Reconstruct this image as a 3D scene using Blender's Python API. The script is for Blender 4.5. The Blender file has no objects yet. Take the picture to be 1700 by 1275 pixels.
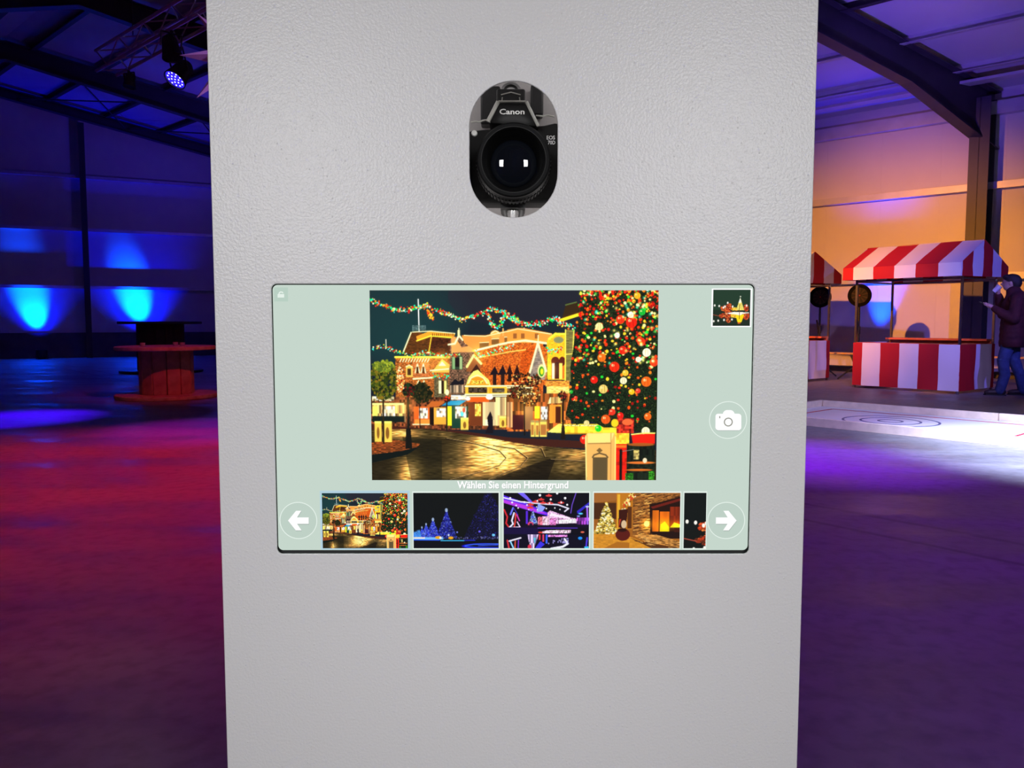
import bpy, bmesh, math, random
import numpy as np
from mathutils import Vector, Matrix
random.seed(7); RNG = np.random.default_rng(11)
R = math.radians
scene = bpy.context.scene
COL = scene.collection

# ------------------------------------------------------------------ camera
F_PX, CAM_H = 1350.0, 1.10                      # focal length in pixels of the 1700 px frame, eye height
TILT = math.atan(F_PX / 17410.0)                # the phone looks 4.4 degrees downwards
cam_d = bpy.data.cameras.new('camera'); cam = bpy.data.objects.new('camera', cam_d); COL.objects.link(cam)
cam.location = (0, 0, CAM_H); cam.rotation_euler = (math.pi / 2 - TILT, 0, 0)
cam_d.sensor_fit = 'HORIZONTAL'; cam_d.sensor_width = 36.0; cam_d.lens = 36.0 * F_PX / 1700.0
cam_d.clip_start = 0.02; cam_d.clip_end = 200
scene.camera = cam
vs = scene.view_settings
vs.view_transform = 'Standard'; vs.look = 'None'; vs.gamma = 1.0; vs.exposure = 0.0; vs.use_curve_mapping = False

# ------------------------------------------------------------------ world: the inside of a closed hall, nearly black
w = bpy.data.worlds.new('world'); scene.world = w; w.use_nodes = True
w.node_tree.nodes['Background'].inputs[0].default_value = (0.004, 0.003, 0.012, 1)
w.node_tree.nodes['Background'].inputs[1].default_value = 1.0

# hall axes: A runs along the length of the hall, B up the roof slope away from the eaves wall
P0 = Vector((9.636, 15.447, 0)); A = Vector((-.725, .688, 0)); B = Vector((-.89, -.453, 0))
RIDGE = 12.3
def roof_h(b): return 5.5 + .2 * (b if b < RIDGE else 2 * RIDGE - b)
def hall(a, b, z): v = P0 + A * a + B * b; return Vector((v.x, v.y, z))

# ------------------------------------------------------------------ lamps
def aim(o, tgt):
    d = Vector(tgt) - Vector(o.location); o.rotation_euler = d.to_track_quat('-Z', 'Y').to_euler()
def spot(name, loc, tgt, col, watts, ang, blend=.5, size=.06):
    l = bpy.data.lights.new(name, 'SPOT'); o = bpy.data.objects.new(name, l); COL.objects.link(o)
    o.location = loc; aim(o, tgt); l.color = col; l.energy = watts; l.spot_size = R(ang); l.spot_blend = blend
    l.shadow_soft_size = size; return o
def area(name, loc, tgt, col, watts, sx, sy, spread=180):
    l = bpy.data.lights.new(name, 'AREA'); o = bpy.data.objects.new(name, l); COL.objects.link(o)
    o.location = loc; aim(o, tgt); l.color = col; l.energy = watts; l.shape = 'RECTANGLE'; l.size = sx; l.size_y = sy
    l.spread = R(spread); return o
def point(name, loc, col, watts, size=.1):
    l = bpy.data.lights.new(name, 'POINT'); o = bpy.data.objects.new(name, l); COL.objects.link(o)
    o.location = loc; l.color = col; l.energy = watts; l.shadow_soft_size = size; return o
# two white lamps of the photo corner, left and right behind the photographer
for x in (-.85, .85): area('booth_lamp', (x, -1.6, 1.72), (0, .8, .88), (1.0, .992, .992), 3.25, .35, .45, 64)
BLUE = (.0, .05, 1.0)
# blue uplights along the gable wall (the lamp housings are built below)
for b, a, z, wt, an in ((10.75, 18.9, 1.5, 6500, 40), (8.0, 18.6, 1.75, 8500, 36)):
    p = hall(a, b, .30); spot('uplight_beam', p, hall(19.5, b, z), (0, .055, 1), wt, an, 1.0, .05)
    spot('uplight_halo', p, hall(19.5, b, 2.6), (0, .004, 1), 420 if b > 9 else 800, 84, 1.0, .05)
# blue uplight at the eaves wall behind the stalls
p = hall(2.45, .55, .30); spot('uplight_beam', p, hall(2.45, .08, 1.75), BLUE, 1500, 34, 1.0, .04)
spot('uplight_halo', p, hall(2.6, .75, 5.4), (0, .006, 1), 900, 40, 1.0, .04)
# party lamps on the truss
spot('violet_par', (-4.72, 10.93, 4.28), (-5.7, 9.15, 0), (.05, .0, 1.0), 4600, 27, 1.0)
spot('magenta_par', (-4.0, 10.2, 4.5), (-3.2, 8.2, 0), (.6, .01, .75), 800, 27, 1.0)
spot('red_par', (-1.9, 8.3, 4.6), (-3.4, 5.6, 0), (1.0, .012, .05), 1300, 70, 1.0)
spot('purple_par', (1.2, 8.6, 4.6), (2.35, 6.6, 0), (.24, .01, 1.0), 4200, 28, 1.0)
spot('cold_white_par', (3.9, 3.6, 5.0), (5.0, 6.5, 0), (.56, .66, 1.0), 11000, 40, 1.0)
spot('cold_white_par', (3.9, 3.6, 5.0), (4.4, 7.9, 0), (.50, .46, 1.0), 1900, 50, 1.0)
spot('amber_par', (-.5, 9.0, 4.3), hall(2.4, 0, 1.4), (1.0, .33, .05), 5800, 42, 1.0)
spot('blue_par', (6.6, 4.2, 4.6), (7.2, 12.6, 1.4), (.17, .13, 1.0), 2600, 26, 1.0)
spot('lavender_par', (2.6, 4.6, 4.6), (5.9, 13.2, .4), (.55, .38, 1.0), 2200, 25, 1.0)
# lamps turned up to the roof
spot('roof_wash', hall(-1.5, 7.0, 2.6), hall(.8, 2.2, 5.9), (.17, .07, 1.0), 850, 70, 1.0)
spot('roof_wash', hall(12.0, 8.0, 3.0), hall(16.5, 8.0, 7.1), (.06, .03, 1.0), 420, 80, 1.0)
# added fill light for the dim coloured ambience of the hall
point('indigo_fill', hall(14.0, 8.0, 4.0), (.14, .05, 1.0), 60, .3)
spot('plum_fill', (-2.5, 3.5, 4.6), (-2.4, 3.4, 0), (.9, .01, .55), 75, 120, 1.0)
spot('purple_fill', (3.5, 4.2, 4.6), (3.4, 4.0, 0), (.34, .01, 1.0), 400, 120, 1.0)
spot('star_fill', (-1.7, 8.1, 4.5), (-3.1, 9.4, 4.0), (.6, .2, .9), 150, 40, 1.0)  # added unseen spot that tints the paper star pink
spot('red_par', (-1.6, 8.0, 4.5), (-5.0, 11.6, .4), (1.0, .03, .06), 420, 24, 1.0)
# added fill lights that brighten the camera compartment of the kiosk
point('compartment_fill', (-.09, .885, 1.18), (1, .96, .93), .16, .01); point('compartment_fill', (.09, .885, 1.18), (1, .96, .93), .16, .01)
point('compartment_fill', (-.1, .90, 1.40), (1, .96, .95), .16, .01); point('compartment_fill', (.1, .90, 1.40), (1, .96, .95), .16, .01)

# ------------------------------------------------------------------ materials
def srgb(r, g, b):
    f = lambda c: (c / 255 / 12.92) if c / 255 <= .04045 else ((c / 255 + .055) / 1.055) ** 2.4
    return (f(r), f(g), f(b))
def nd(nt, t, **kw):
    n = nt.nodes.new(t)
    for k, v in kw.items(): setattr(n, k, v)
    return n
def mat(name, col, rough=.5, metal=0.0, vary=.12, vscale=6.0, bump=0.0, bscale=60.0, spec=.5, bdist=.01):
    m = bpy.data.materials.new(name); m.use_nodes = True; nt = m.node_tree; L = nt.links
    p = nt.nodes['Principled BSDF']; p.inputs['Roughness'].default_value = rough; p.inputs['Metallic'].default_value = metal
    p.inputs['Specular IOR Level'].default_value = spec
    tc = nd(nt, 'ShaderNodeTexCoord'); n = nd(nt, 'ShaderNodeTexNoise'); n.inputs['Scale'].default_value = vscale; n.inputs['Detail'].default_value = 4
    L.new(tc.outputs['Object'], n.inputs['Vector'])
    r = nd(nt, 'ShaderNodeValToRGB'); L.new(n.outputs['Fac'], r.inputs['Fac'])
    r.color_ramp.elements[0].position = .3; r.color_ramp.elements[1].position = .7
    r.color_ramp.elements[0].color = tuple(c * (1 - vary) for c in col) + (1,)
    r.color_ramp.elements[1].color = tuple(min(1, c * (1 + vary)) for c in col) + (1,)
    L.new(r.outputs['Color'], p.inputs['Base Color'])
    if bump:
        n2 = nd(nt, 'ShaderNodeTexNoise'); n2.inputs['Scale'].default_value = bscale; n2.inputs['Detail'].default_value = 3
        L.new(tc.outputs['Object'], n2.inputs['Vector'])
        b = nd(nt, 'ShaderNodeBump'); b.inputs['Strength'].default_value = bump; b.inputs['Distance'].default_value = bdist
        L.new(n2.outputs['Fac'], b.inputs['Height']); L.new(b.outputs['Normal'], p.inputs['Normal'])
    return m
def emis(name, col, strength=1.0, attr=None):
    m = bpy.data.materials.new(name); m.use_nodes = True; nt = m.node_tree
    p = nt.nodes['Principled BSDF']; p.inputs['Base Color'].default_value = (.01, .01, .01, 1); p.inputs['Roughness'].default_value = .12
    p.inputs['Specular IOR Level'].default_value = .04
    p.inputs['Emission Strength'].default_value = strength; p.inputs['Emission Color'].default_value = tuple(col) + (1,)
    if attr:
        a = nd(nt, 'ShaderNodeAttribute', attribute_name=attr); nt.links.new(a.outputs['Color'], p.inputs['Emission Color'])
    return m
def stripe_mat(name, axis, period, phase, c0, c1, wob=.02):
    m = bpy.data.materials.new(name); m.use_nodes = True; nt = m.node_tree; L = nt.links
    p = nt.nodes['Principled BSDF']; p.inputs['Roughness'].default_value = .75; p.inputs['Specular IOR Level'].default_value = .25
    tc = nd(nt, 'ShaderNodeTexCoord'); sx = nd(nt, 'ShaderNodeSeparateXYZ'); L.new(tc.outputs['Object'], sx.inputs[0])
    n = nd(nt, 'ShaderNodeTexNoise'); n.inputs['Scale'].default_value = 3.0; L.new(tc.outputs['Object'], n.inputs['Vector'])
    w0 = nd(nt, 'ShaderNodeMath', operation='MULTIPLY_ADD'); w0.inputs[1].default_value = wob; w0.inputs[2].default_value = phase - wob / 2
    L.new(n.outputs['Fac'], w0.inputs[0])
    ad = nd(nt, 'ShaderNodeMath', operation='ADD'); L.new(sx.outputs[axis], ad.inputs[0]); L.new(w0.outputs[0], ad.inputs[1])
    dv = nd(nt, 'ShaderNodeMath', operation='DIVIDE'); dv.inputs[1].default_value = 2 * period; L.new(ad.outputs[0], dv.inputs[0])
    fr = nd(nt, 'ShaderNodeMath', operation='FRACT'); L.new(dv.outputs[0], fr.inputs[0])
    gt = nd(nt, 'ShaderNodeMath', operation='GREATER_THAN'); gt.inputs[1].default_value = .5; L.new(fr.outputs[0], gt.inputs[0])
    mx = nd(nt, 'ShaderNodeMixRGB'); mx.inputs[1].default_value = tuple(c0) + (1,); mx.inputs[2].default_value = tuple(c1) + (1,)
    L.new(gt.outputs[0], mx.inputs[0]); L.new(mx.outputs[0], p.inputs['Base Color'])
    return m
M = {}
M['wall'] = mat('sheet_metal_wall', (.55, .54, .53), .45, 0, .04, 1.2)
M['girt'] = mat('galvanised_steel', (.5, .5, .5), .4, .25, .1, 3)
M['frame'] = mat('dark_frame_paint', (.035, .034, .04), .5, 0, .15, 2)
M['roofpan'] = mat('roof_panel', (.5, .5, .5), .5, 0, .06, 1.0)
M['plinth'] = mat('dark_concrete', (.09, .09, .09), .8, 0, .2, 3)
M['black'] = mat('black_plastic', (.012, .012, .013), .42, 0, .2, 20)
M['camblack'] = mat('camera_body_black', (.006, .006, .006), .55, 0, .2, 60, .25, 900, bdist=.0004, spec=.2)
M['camgloss'] = mat('camera_gloss_black', (.008, .008, .008), .45, 0, .1, 40, spec=.25)
M['lens'] = mat('lens_matt_black', (.0035, .0035, .004), .6, 0, .1, 40, spec=.12)
M['board'] = mat('bristle_board_black', (.006, .006, .006), .9, 0, .2, 40, spec=.05)
M['steel'] = mat('bright_steel', (.62, .62, .62), .25, 1, .08, 8)
M['wood'] = mat('raw_spruce', (.50, .32, .19), .7, 0, .25, 9, .25, 30)
M['drumwood'] = mat('weathered_pine', (.42, .24, .15), .75, 0, .3, 7, .3, 25)
M['lanewood'] = mat('planed_timber', (.86, .70, .56), .6, 0, .12, 8, .15, 40)
M['ice'] = mat('white_lane_sheet', (.80, .82, .84), .35, 0, .05, 2)
M['redline'] = mat('red_lane_paint', (.55, .03, .05), .5)
M['ringline'] = mat('blue_lane_paint', (.10, .12, .25), .5)
M['white'] = mat('white_paper', (.8, .8, .8), .6, 0, .04, 5)
M['glass'] = mat('tinted_glass_cup', (.35, .4, .6), .08, 0, .05, 5, spec=1.0)
M['benchwood'] = mat('varnished_bench_wood', (.62, .38, .14), .45, 0, .15, 5)
M['orangeboard'] = mat('orange_red_counter_board', (.52, .10, .03), .55, 0, .2, 6)
M['skin'] = mat('skin', (.55, .33, .25), .5, 0, .08, 12)
M['jacket'] = mat('maroon_parka_cloth', (.065, .010, .010), .85, 0, .3, 9, .5, 14)
M['jeans'] = mat('blue_denim', (.035, .065, .16), .85, 0, .25, 14, .4, 30)
M['shoe'] = mat('dark_leather', (.03, .022, .02), .5, 0, .2, 20)
M['hair'] = mat('dark_brown_hair', (.022, .014, .011), .6, 0, .4, 50, .6, 120)

# kiosk paint: light grey powder coat with a coarse orange-peel texture
def powder(name, col, k=1.0):
    m = bpy.data.materials.new(name); m.use_nodes = True; nt = m.node_tree; L = nt.links
    p = nt.nodes['Principled BSDF']; p.inputs['Base Color'].default_value = tuple(col) + (1,)
    p.inputs['Roughness'].default_value = .31; p.inputs['Specular IOR Level'].default_value = .36
    tc = nd(nt, 'ShaderNodeTexCoord')
    n1 = nd(nt, 'ShaderNodeTexNoise'); n1.inputs['Scale'].default_value = 400; n1.inputs['Detail'].default_value = 2.5; L.new(tc.outputs['Object'], n1.inputs['Vector'])
    v = nd(nt, 'ShaderNodeTexVoronoi'); v.inputs['Scale'].default_value = 230; L.new(tc.outputs['Object'], v.inputs['Vector'])
    mr = nd(nt, 'ShaderNodeMapRange'); mr.inputs['From Min'].default_value = 0; mr.inputs['From Max'].default_value = .22; mr.inputs['To Min'].default_value = 1.0; mr.inputs['To Max'].default_value = 0
    L.new(v.outputs['Distance'], mr.inputs['Value'])
    wn = nd(nt, 'ShaderNodeMath', operation='GREATER_THAN'); wn.inputs[1].default_value = .86
    sp = nd(nt, 'ShaderNodeSeparateXYZ'); L.new(v.outputs['Color'], sp.inputs[0]); L.new(sp.outputs[0], wn.inputs[0])
    ml = nd(nt, 'ShaderNodeMath', operation='MULTIPLY'); L.new(mr.outputs[0], ml.inputs[0]); L.new(wn.outputs[0], ml.inputs[1])
    ad = nd(nt, 'ShaderNodeMath', operation='ADD'); L.new(n1.outputs['Fac'], ad.inputs[0]); L.new(ml.outputs[0], ad.inputs[1])
    b = nd(nt, 'ShaderNodeBump'); b.inputs['Strength'].default_value = .40 * k; b.inputs['Distance'].default_value = .0012
    L.new(ad.outputs[0], b.inputs['Height']); L.new(b.outputs['Normal'], p.inputs['Normal'])
    return m
M['powder'] = powder('light_grey_powder_coat', (.74, .73, .74))
M['inner'] = mat('grey_inner_sheet', (.42, .40, .40), .6, 0, .05, 10)

# floor: worn glossy concrete with tyre-mark lines
def floor_mat():
    m = bpy.data.materials.new('worn_concrete'); m.use_nodes = True; nt = m.node_tree; L = nt.links
    p = nt.nodes['Principled BSDF']
    tc = nd(nt, 'ShaderNodeTexCoord')
    mp = nd(nt, 'ShaderNodeMapping'); mp.inputs['Rotation'].default_value = (0, 0, R(43)); mp.inputs['Scale'].default_value = (.55, 1.6, 1)
    L.new(tc.outputs['Object'], mp.inputs['Vector'])
    n1 = nd(nt, 'ShaderNodeTexNoise'); n1.inputs['Scale'].default_value = 1.3; n1.inputs['Detail'].default_value = 8; n1.inputs['Roughness'].default_value = .62; L.new(mp.outputs[0], n1.inputs['Vector'])
    n2 = nd(nt, 'ShaderNodeTexNoise'); n2.inputs['Scale'].default_value = 14; n2.inputs['Detail'].default_value = 5; L.new(tc.outputs['Object'], n2.inputs['Vector'])
    r = nd(nt, 'ShaderNodeValToRGB'); L.new(n1.outputs['Fac'], r.inputs['Fac'])
    r.color_ramp.elements[0].position = .32; r.color_ramp.elements[1].position = .68
    r.color_ramp.elements[0].color = (.12, .12, .123, 1); r.color_ramp.elements[1].color = (.25, .245, .24, 1)
    # fine specks
    mx = nd(nt, 'ShaderNodeMixRGB', blend_type='MULTIPLY'); mx.inputs[0].default_value = .5
    r2 = nd(nt, 'ShaderNodeValToRGB'); L.new(n2.outputs['Fac'], r2.inputs['Fac']); r2.color_ramp.elements[0].position = .30; r2.color_ramp.elements[1].position = .55
    r2.color_ramp.elements[0].color = (.45, .45, .45, 1); r2.color_ramp.elements[1].color = (1, 1, 1, 1)
    L.new(r.outputs['Color'], mx.inputs[1]); L.new(r2.outputs['Color'], mx.inputs[2])
    # two dark joint lines crossing the floor: signed distance to a line in floor coordinates, wobbled by noise
    last = mx.outputs[0]
    sx = nd(nt, 'ShaderNodeSeparateXYZ'); L.new(tc.outputs['Object'], sx.inputs[0])
    for (nx, ny, c, wd, dk) in JOINTS:
        a = nd(nt, 'ShaderNodeMath', operation='MULTIPLY'); a.inputs[1].default_value = nx; L.new(sx.outputs[0], a.inputs[0])
        b = nd(nt, 'ShaderNodeMath', operation='MULTIPLY_ADD'); b.inputs[1].default_value = ny; L.new(sx.outputs[1], b.inputs[0]); L.new(a.outputs[0], b.inputs[2])
        c_ = nd(nt, 'ShaderNodeMath', operation='MULTIPLY_ADD'); c_.inputs[1].default_value = .10; L.new(n1.outputs['Fac'], c_.inputs[0]); L.new(b.outputs[0], c_.inputs[2])
        d = nd(nt, 'ShaderNodeMath', operation='SUBTRACT'); d.inputs[1].default_value = c + .05; L.new(c_.outputs[0], d.inputs[0])
        e = nd(nt, 'ShaderNodeMath', operation='ABSOLUTE'); L.new(d.outputs[0], e.inputs[0])
        mr = nd(nt, 'ShaderNodeMapRange'); mr.inputs['From Min'].default_value = wd * .3; mr.inputs['From Max'].default_value = wd; mr.inputs['To Min'].default_value = dk; mr.inputs['To Max'].default_value = 0
        L.new(e.outputs[0], mr.inputs['Value'])
        mk = nd(nt, 'ShaderNodeMixRGB'); mk.inputs[2].default_value = (.05, .045, .05, 1)
        L.new(mr.outputs[0], mk.inputs[0]); L.new(last, mk.inputs[1]); last = mk.outputs[0]
    L.new(last, p.inputs['Base Color'])
    r3 = nd(nt, 'ShaderNodeMapRange'); r3.inputs['From Min'].default_value = .35; r3.inputs['From Max'].default_value = .65; r3.inputs['To Min'].default_value = .34; r3.inputs['To Max'].default_value = .68
    L.new(n1.outputs['Fac'], r3.inputs['Value']); L.new(r3.outputs[0], p.inputs['Roughness'])
    b = nd(nt, 'ShaderNodeBump'); b.inputs['Strength'].default_value = .25; b.inputs['Distance'].default_value = .01
    L.new(n2.outputs['Fac'], b.inputs['Height']); L.new(b.outputs['Normal'], p.inputs['Normal'])
    return m

# ------------------------------------------------------------------ mesh helpers
class MB:
    def __init__(s): s.v = []; s.f = []
    def add(s, vs, fs):
        o = len(s.v); s.v += [tuple(v) for v in vs]; s.f += [tuple(i + o for i in f) for f in fs]; return s
    def box(s, c, d, rz=0):
        cx, cy, cz = c; dx, dy, dz = (x / 2 for x in d); cs, sn = math.cos(rz), math.sin(rz)
        vs = [(cx + x * dx * cs - y * dy * sn, cy + x * dx * sn + y * dy * cs, cz + z * dz) for z in (-1, 1) for x, y in ((-1, -1), (1, -1), (1, 1), (-1, 1))]
        return s.add(vs, [(3, 2, 1, 0), (4, 5, 6, 7), (0, 1, 5, 4), (1, 2, 6, 5), (2, 3, 7, 6), (3, 0, 4, 7)])
    def prism(s, pts, off):                     # a flat polygon pushed along a vector
        n = len(pts); o = Vector(off); vs = [Vector(p) for p in pts] + [Vector(p) + o for p in pts]
        return s.add(vs, [tuple(range(n))[::-1], tuple(range(n, 2 * n))] + [(i, (i + 1) % n, n + (i + 1) % n, n + i) for i in range(n)])
    def beam(s, p0, p1, wd, ht, up=(0, 0, 1)):
        p0, p1 = Vector(p0), Vector(p1); d = (p1 - p0).normalized(); u = Vector(up)
        if abs(d.dot(u)) > .98: u = Vector((0, 1, 0))
        sd = d.cross(u).normalized(); u = sd.cross(d)
        q = [sd * (x * wd / 2) + u * (y * ht / 2) for x, y in ((-1, -1), (1, -1), (1, 1), (-1, 1))]
        return s.prism([p0 + x for x in q], p1 - p0)
    def cyl(s, p0, p1, r0, r1=None, n=14):
        r1 = r0 if r1 is None else r1; p0, p1 = Vector(p0), Vector(p1); d = (p1 - p0).normalized()
        x = d.orthogonal().normalized(); y = d.cross(x)
        ring = lambda p, r: [p + x * (r * math.cos(2 * math.pi * i / n)) + y * (r * math.sin(2 * math.pi * i / n)) for i in range(n)]
        return s.add(ring(p0, r0) + ring(p1, r1), [tuple(range(n))[::-1], tuple(range(n, 2 * n))] + [(i, (i + 1) % n, n + (i + 1) % n, n + i) for i in range(n)])
    def lathe(s, prof, c=(0, 0, 0), axis=(0, 0, 1), n=32, cap=True):     # prof: (radius, distance along axis)
        d = Vector(axis).normalized(); x = d.orthogonal().normalized(); y = d.cross(x); c = Vector(c); m = len(prof)
        vs = [c + d * h + x * (r * math.cos(2 * math.pi * i / n)) + y * (r * math.sin(2 * math.pi * i / n)) for r, h in prof for i in range(n)]
        fs = [(j * n + i, j * n + (i + 1) % n, (j + 1) * n + (i + 1) % n, (j + 1) * n + i) for j in range(m - 1) for i in range(n)]
        if cap and prof[0][0] > 1e-6: fs.append(tuple(range(n))[::-1])
        if cap and prof[-1][0] > 1e-6: fs.append(tuple(range((m - 1) * n, m * n)))
        return s.add(vs, fs)
    def tube(s, pts, r, n=8):
        for a, b in zip(pts[:-1], pts[1:]): s.cyl(a, b, r, r, n)
        return s
    def build(s, name, m, parent=None, smooth=False, bevel=0, loc=None):
        me = bpy.data.meshes.new(name); me.from_pydata(s.v, [], s.f); me.update()
        bm = bmesh.new(); bm.from_mesh(me); bmesh.ops.recalc_face_normals(bm, faces=bm.faces)
        if bevel: bmesh.ops.bevel(bm, geom=[e for e in bm.edges if e.is_manifold and e.calc_face_angle(0) > .6], offset=bevel, segments=2, affect='EDGES', profile=.5)
        bm.to_mesh(me); bm.free()
        if m: me.materials.append(m)
        if smooth: smooth_by_angle(me)
        o = bpy.data.objects.new(name, me); COL.objects.link(o)
        if parent: o.parent = parent
        if loc: o.location = loc
        return o
def smooth_by_angle(me, ang=.7):
    me.polygons.foreach_set('use_smooth', [True] * len(me.polygons))
    bm = bmesh.new(); bm.from_mesh(me)
    for e in bm.edges: e.smooth = not (len(e.link_faces) == 2 and e.calc_face_angle(0) > ang)
    bm.to_mesh(me); bm.free()
def tag(o, label, cat, group=None):
    o['label'] = label; o['category'] = cat
    if group: o['group'] = group
    return o
def thing(name, loc, label, cat, rz=0, group=None):
    o = bpy.data.objects.new(name, None); COL.objects.link(o); o.location = loc; o.rotation_euler = (0, 0, rz); o.empty_display_size = .1
    return tag(o, label, cat, group)
def struct(o): o['kind'] = 'structure'; return o
def copy_tree(o, parent=None):
    c = o.copy(); COL.objects.link(c)
    if parent: c.parent = parent
    for ch in list(o.children): copy_tree(ch, c)
    return c
def to_mesh(o, name):                            # a curve or text object, or one with modifiers, made into a plain mesh object
    dg = bpy.context.evaluated_depsgraph_get(); dg.update()
    me = bpy.data.meshes.new_from_object(o.evaluated_get(dg)); old = o.data; bpy.data.objects.remove(o); me.name = name
    return me
def plate(name, loops, thick, m, parent, y, bevel=0.0, face=-1):
    """flat plate in the XZ plane, outline = loops[0], the other loops are holes; front at y, going back by thick"""
    cu = bpy.data.curves.new(name, 'CURVE'); cu.dimensions = '2D'; cu.fill_mode = 'BOTH'; cu.extrude = thick / 2 - bevel; cu.bevel_depth = bevel; cu.offset = -bevel; cu.bevel_resolution = 2
    for lp in loops:
        sp = cu.splines.new('POLY'); sp.points.add(len(lp) - 1); sp.use_cyclic_u = True
        for q, (x, z) in zip(sp.points, lp): q.co = (x, z, 0, 1)
    o = bpy.data.objects.new(name, cu); COL.objects.link(o); me = to_mesh(o, name)
    me.transform(Matrix.Translation((0, y + thick / 2, 0)) @ Matrix.Rotation(math.pi / 2, 4, 'X')); me.materials.clear(); me.materials.append(m)
    o = bpy.data.objects.new(name, me); COL.objects.link(o); o.parent = parent
    return o
def text(name, body, x0, x1, z0, z1, y, m, parent, fat=0.0, ext=.0002, shear=0, keep=False):
    cu = bpy.data.curves.new(name, 'FONT'); cu.body = body; cu.size = 1; cu.offset = fat; cu.extrude = 0; cu.shear = shear; cu.resolution_u = 3
    o = bpy.data.objects.new(name, cu); COL.objects.link(o); me = to_mesh(o, name)
    co = np.empty(len(me.vertices) * 3); me.vertices.foreach_get('co', co); co = co.reshape(-1, 3)
    mn, mx = co.min(0), co.max(0); out = np.empty_like(co)
    out[:, 0] = x0 + (co[:, 0] - mn[0]) / (mx[0] - mn[0]) * (x1 - x0); out[:, 2] = z0 + (co[:, 1] - mn[1]) / (mx[1] - mn[1]) * (z1 - z0); out[:, 1] = y
    me.vertices.foreach_set('co', out.ravel()); me.update(); me.materials.clear(); me.materials.append(m)
    o = bpy.data.objects.new(name, me); COL.objects.link(o); o.parent = parent
    return o
def rrect(x0, x1, z0, z1, r, n=6):
    pts = []
    for cx, cz, a0 in ((x1 - r, z1 - r, 0), (x0 + r, z1 - r, 90), (x0 + r, z0 + r, 180), (x1 - r, z0 + r, 270)):
        pts += [(cx + r * math.cos(R(a0 + 90 * i / n)), cz + r * math.sin(R(a0 + 90 * i / n))) for i in range(n + 1)]
    return pts
def circ(cx, cz, r, n=48): return [(cx + r * math.cos(2 * math.pi * i / n), cz + r * math.sin(2 * math.pi * i / n)) for i in range(n)]
def on_plane(px, py, y):                         # where a line of sight meets the vertical plane y = const: (x, z) in metres
    u, w_ = (px - 850) / F_PX, (py - 637.5) / F_PX; c, s = math.cos(TILT), math.sin(TILT); t = y / (c - w_ * s)
    return (u * t, CAM_H + (-s - w_ * c) * t)

# ------------------------------------------------------------------ the hall
JOINTS = [(.767, .641, 4.457, .035, .55), (.767, .641, 4.088, .03, .65)]
A0, A1, B1 = -16.0, 19.5, 2 * RIDGE
fl = MB().prism([hall(A0, 0, -.2), hall(A1, 0, -.2), hall(A1, B1, -.2), hall(A0, B1, -.2)], (0, 0, .2)).build('floor', floor_mat()); struct(fl)
def wall_poly(name, pts, out, m): return struct(MB().prism(pts, out).build(name, m))
AL = hall(A1, 0, 0) - hall(A0, 0, 0); nA = A.normalized(); nB = B.normalized()
# gable wall seen on the left
wl = wall_poly('wall_left', [hall(A1, 0, 0), hall(A1, B1, 0), hall(A1, B1, 5.5), hall(A1, RIDGE, roof_h(RIDGE)), hall(A1, 0, 5.5)], nA * .15, M['wall'])
MB().prism([hall(A1, 2, 0), hall(A1, 18, 0), hall(A1, 18, .75), hall(A1, 2, .75)], -nA * .06).build('plinth', M['plinth'], wl)
for z in (2.1, 3.8, 5.35):
    MB().beam(hall(A1 - .11, 2, z), hall(A1 - .11, 18, z), .2, .09).build('girt', M['girt'], wl)
def i_col(p, z1, dirx, wd, dp, m, parent, name='column'):
    """steel column: two flanges and a web, dirx along the wall"""
    dx = Vector(dirx).normalized(); dy = Vector((-dx.y, dx.x, 0)); mb = MB(); p = Vector(p)
    for s_ in (-1, 1): mb.beam(p + dy * s_ * (dp / 2 - .012), p + dy * s_ * (dp / 2 - .012) + Vector((0, 0, z1)), wd, .024, up=dy)
    q = p; mb.prism([q - dx * .008 - dy * dp / 2, q + dx * .008 - dy * dp / 2, q + dx * .008 + dy * dp / 2, q - dx * .008 + dy * dp / 2], (0, 0, z1))
    return mb.build(name, m, parent)
for b in (4.2, 9.43, 14.6):
    i_col(hall(A1 - .34, b, 0), roof_h(b) - .5, B, .16, .16, M['frame'], wl)
# eaves wall seen on the right, with its upright sandwich panels
wr = wall_poly('wall_right', [hall(A0, 0, 0), hall(A1, 0, 0), hall(A1, 0, 5.5), hall(A0, 0, 5.5)], -nB * .15, M['wall'])
pnl = None
def panel_mat():
    m = mat('ribbed_sandwich_panel', (.60, .585, .56), .42, 0, .03, 1)
    nt = m.node_tree; L = nt.links; p = nt.nodes['Principled BSDF']; tc = nd(nt, 'ShaderNodeTexCoord'); sx = nd(nt, 'ShaderNodeSeparateXYZ'); L.new(tc.outputs['Object'], sx.inputs[0])
    ml = nd(nt, 'ShaderNodeMath', operation='MULTIPLY'); ml.inputs[1].default_value = 2 * math.pi / .05; L.new(sx.outputs[0], ml.inputs[0])
    sn = nd(nt, 'ShaderNodeMath', operation='SINE'); L.new(ml.outputs[0], sn.inputs[0])
    b = nd(nt, 'ShaderNodeBump'); b.inputs['Strength'].default_value = .12; b.inputs['Distance'].default_value = .003; L.new(sn.outputs[0], b.inputs['Height']); L.new(b.outputs['Normal'], p.inputs['Normal'])
    return m
M['panel'] = panel_mat()
aw = math.atan2(A.y, A.x)
pme = MB().box((.57, .03, 2.62), (1.138, .05, 5.1)).build('panel', M['panel'], wr)
first = True
for i in range(-3, 8):
    o = pme if first else pme.copy()
    if not first: COL.objects.link(o); o.parent = wr
    first = False
    o.location = hall(i * 1.14 + .35, 0, 0); o.rotation_euler = (0, 0, aw)
MB().beam(hall(-6, .04, .06), hall(10, .04, .06), .1, .12).build('plinth', M['plinth'], wr)
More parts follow.
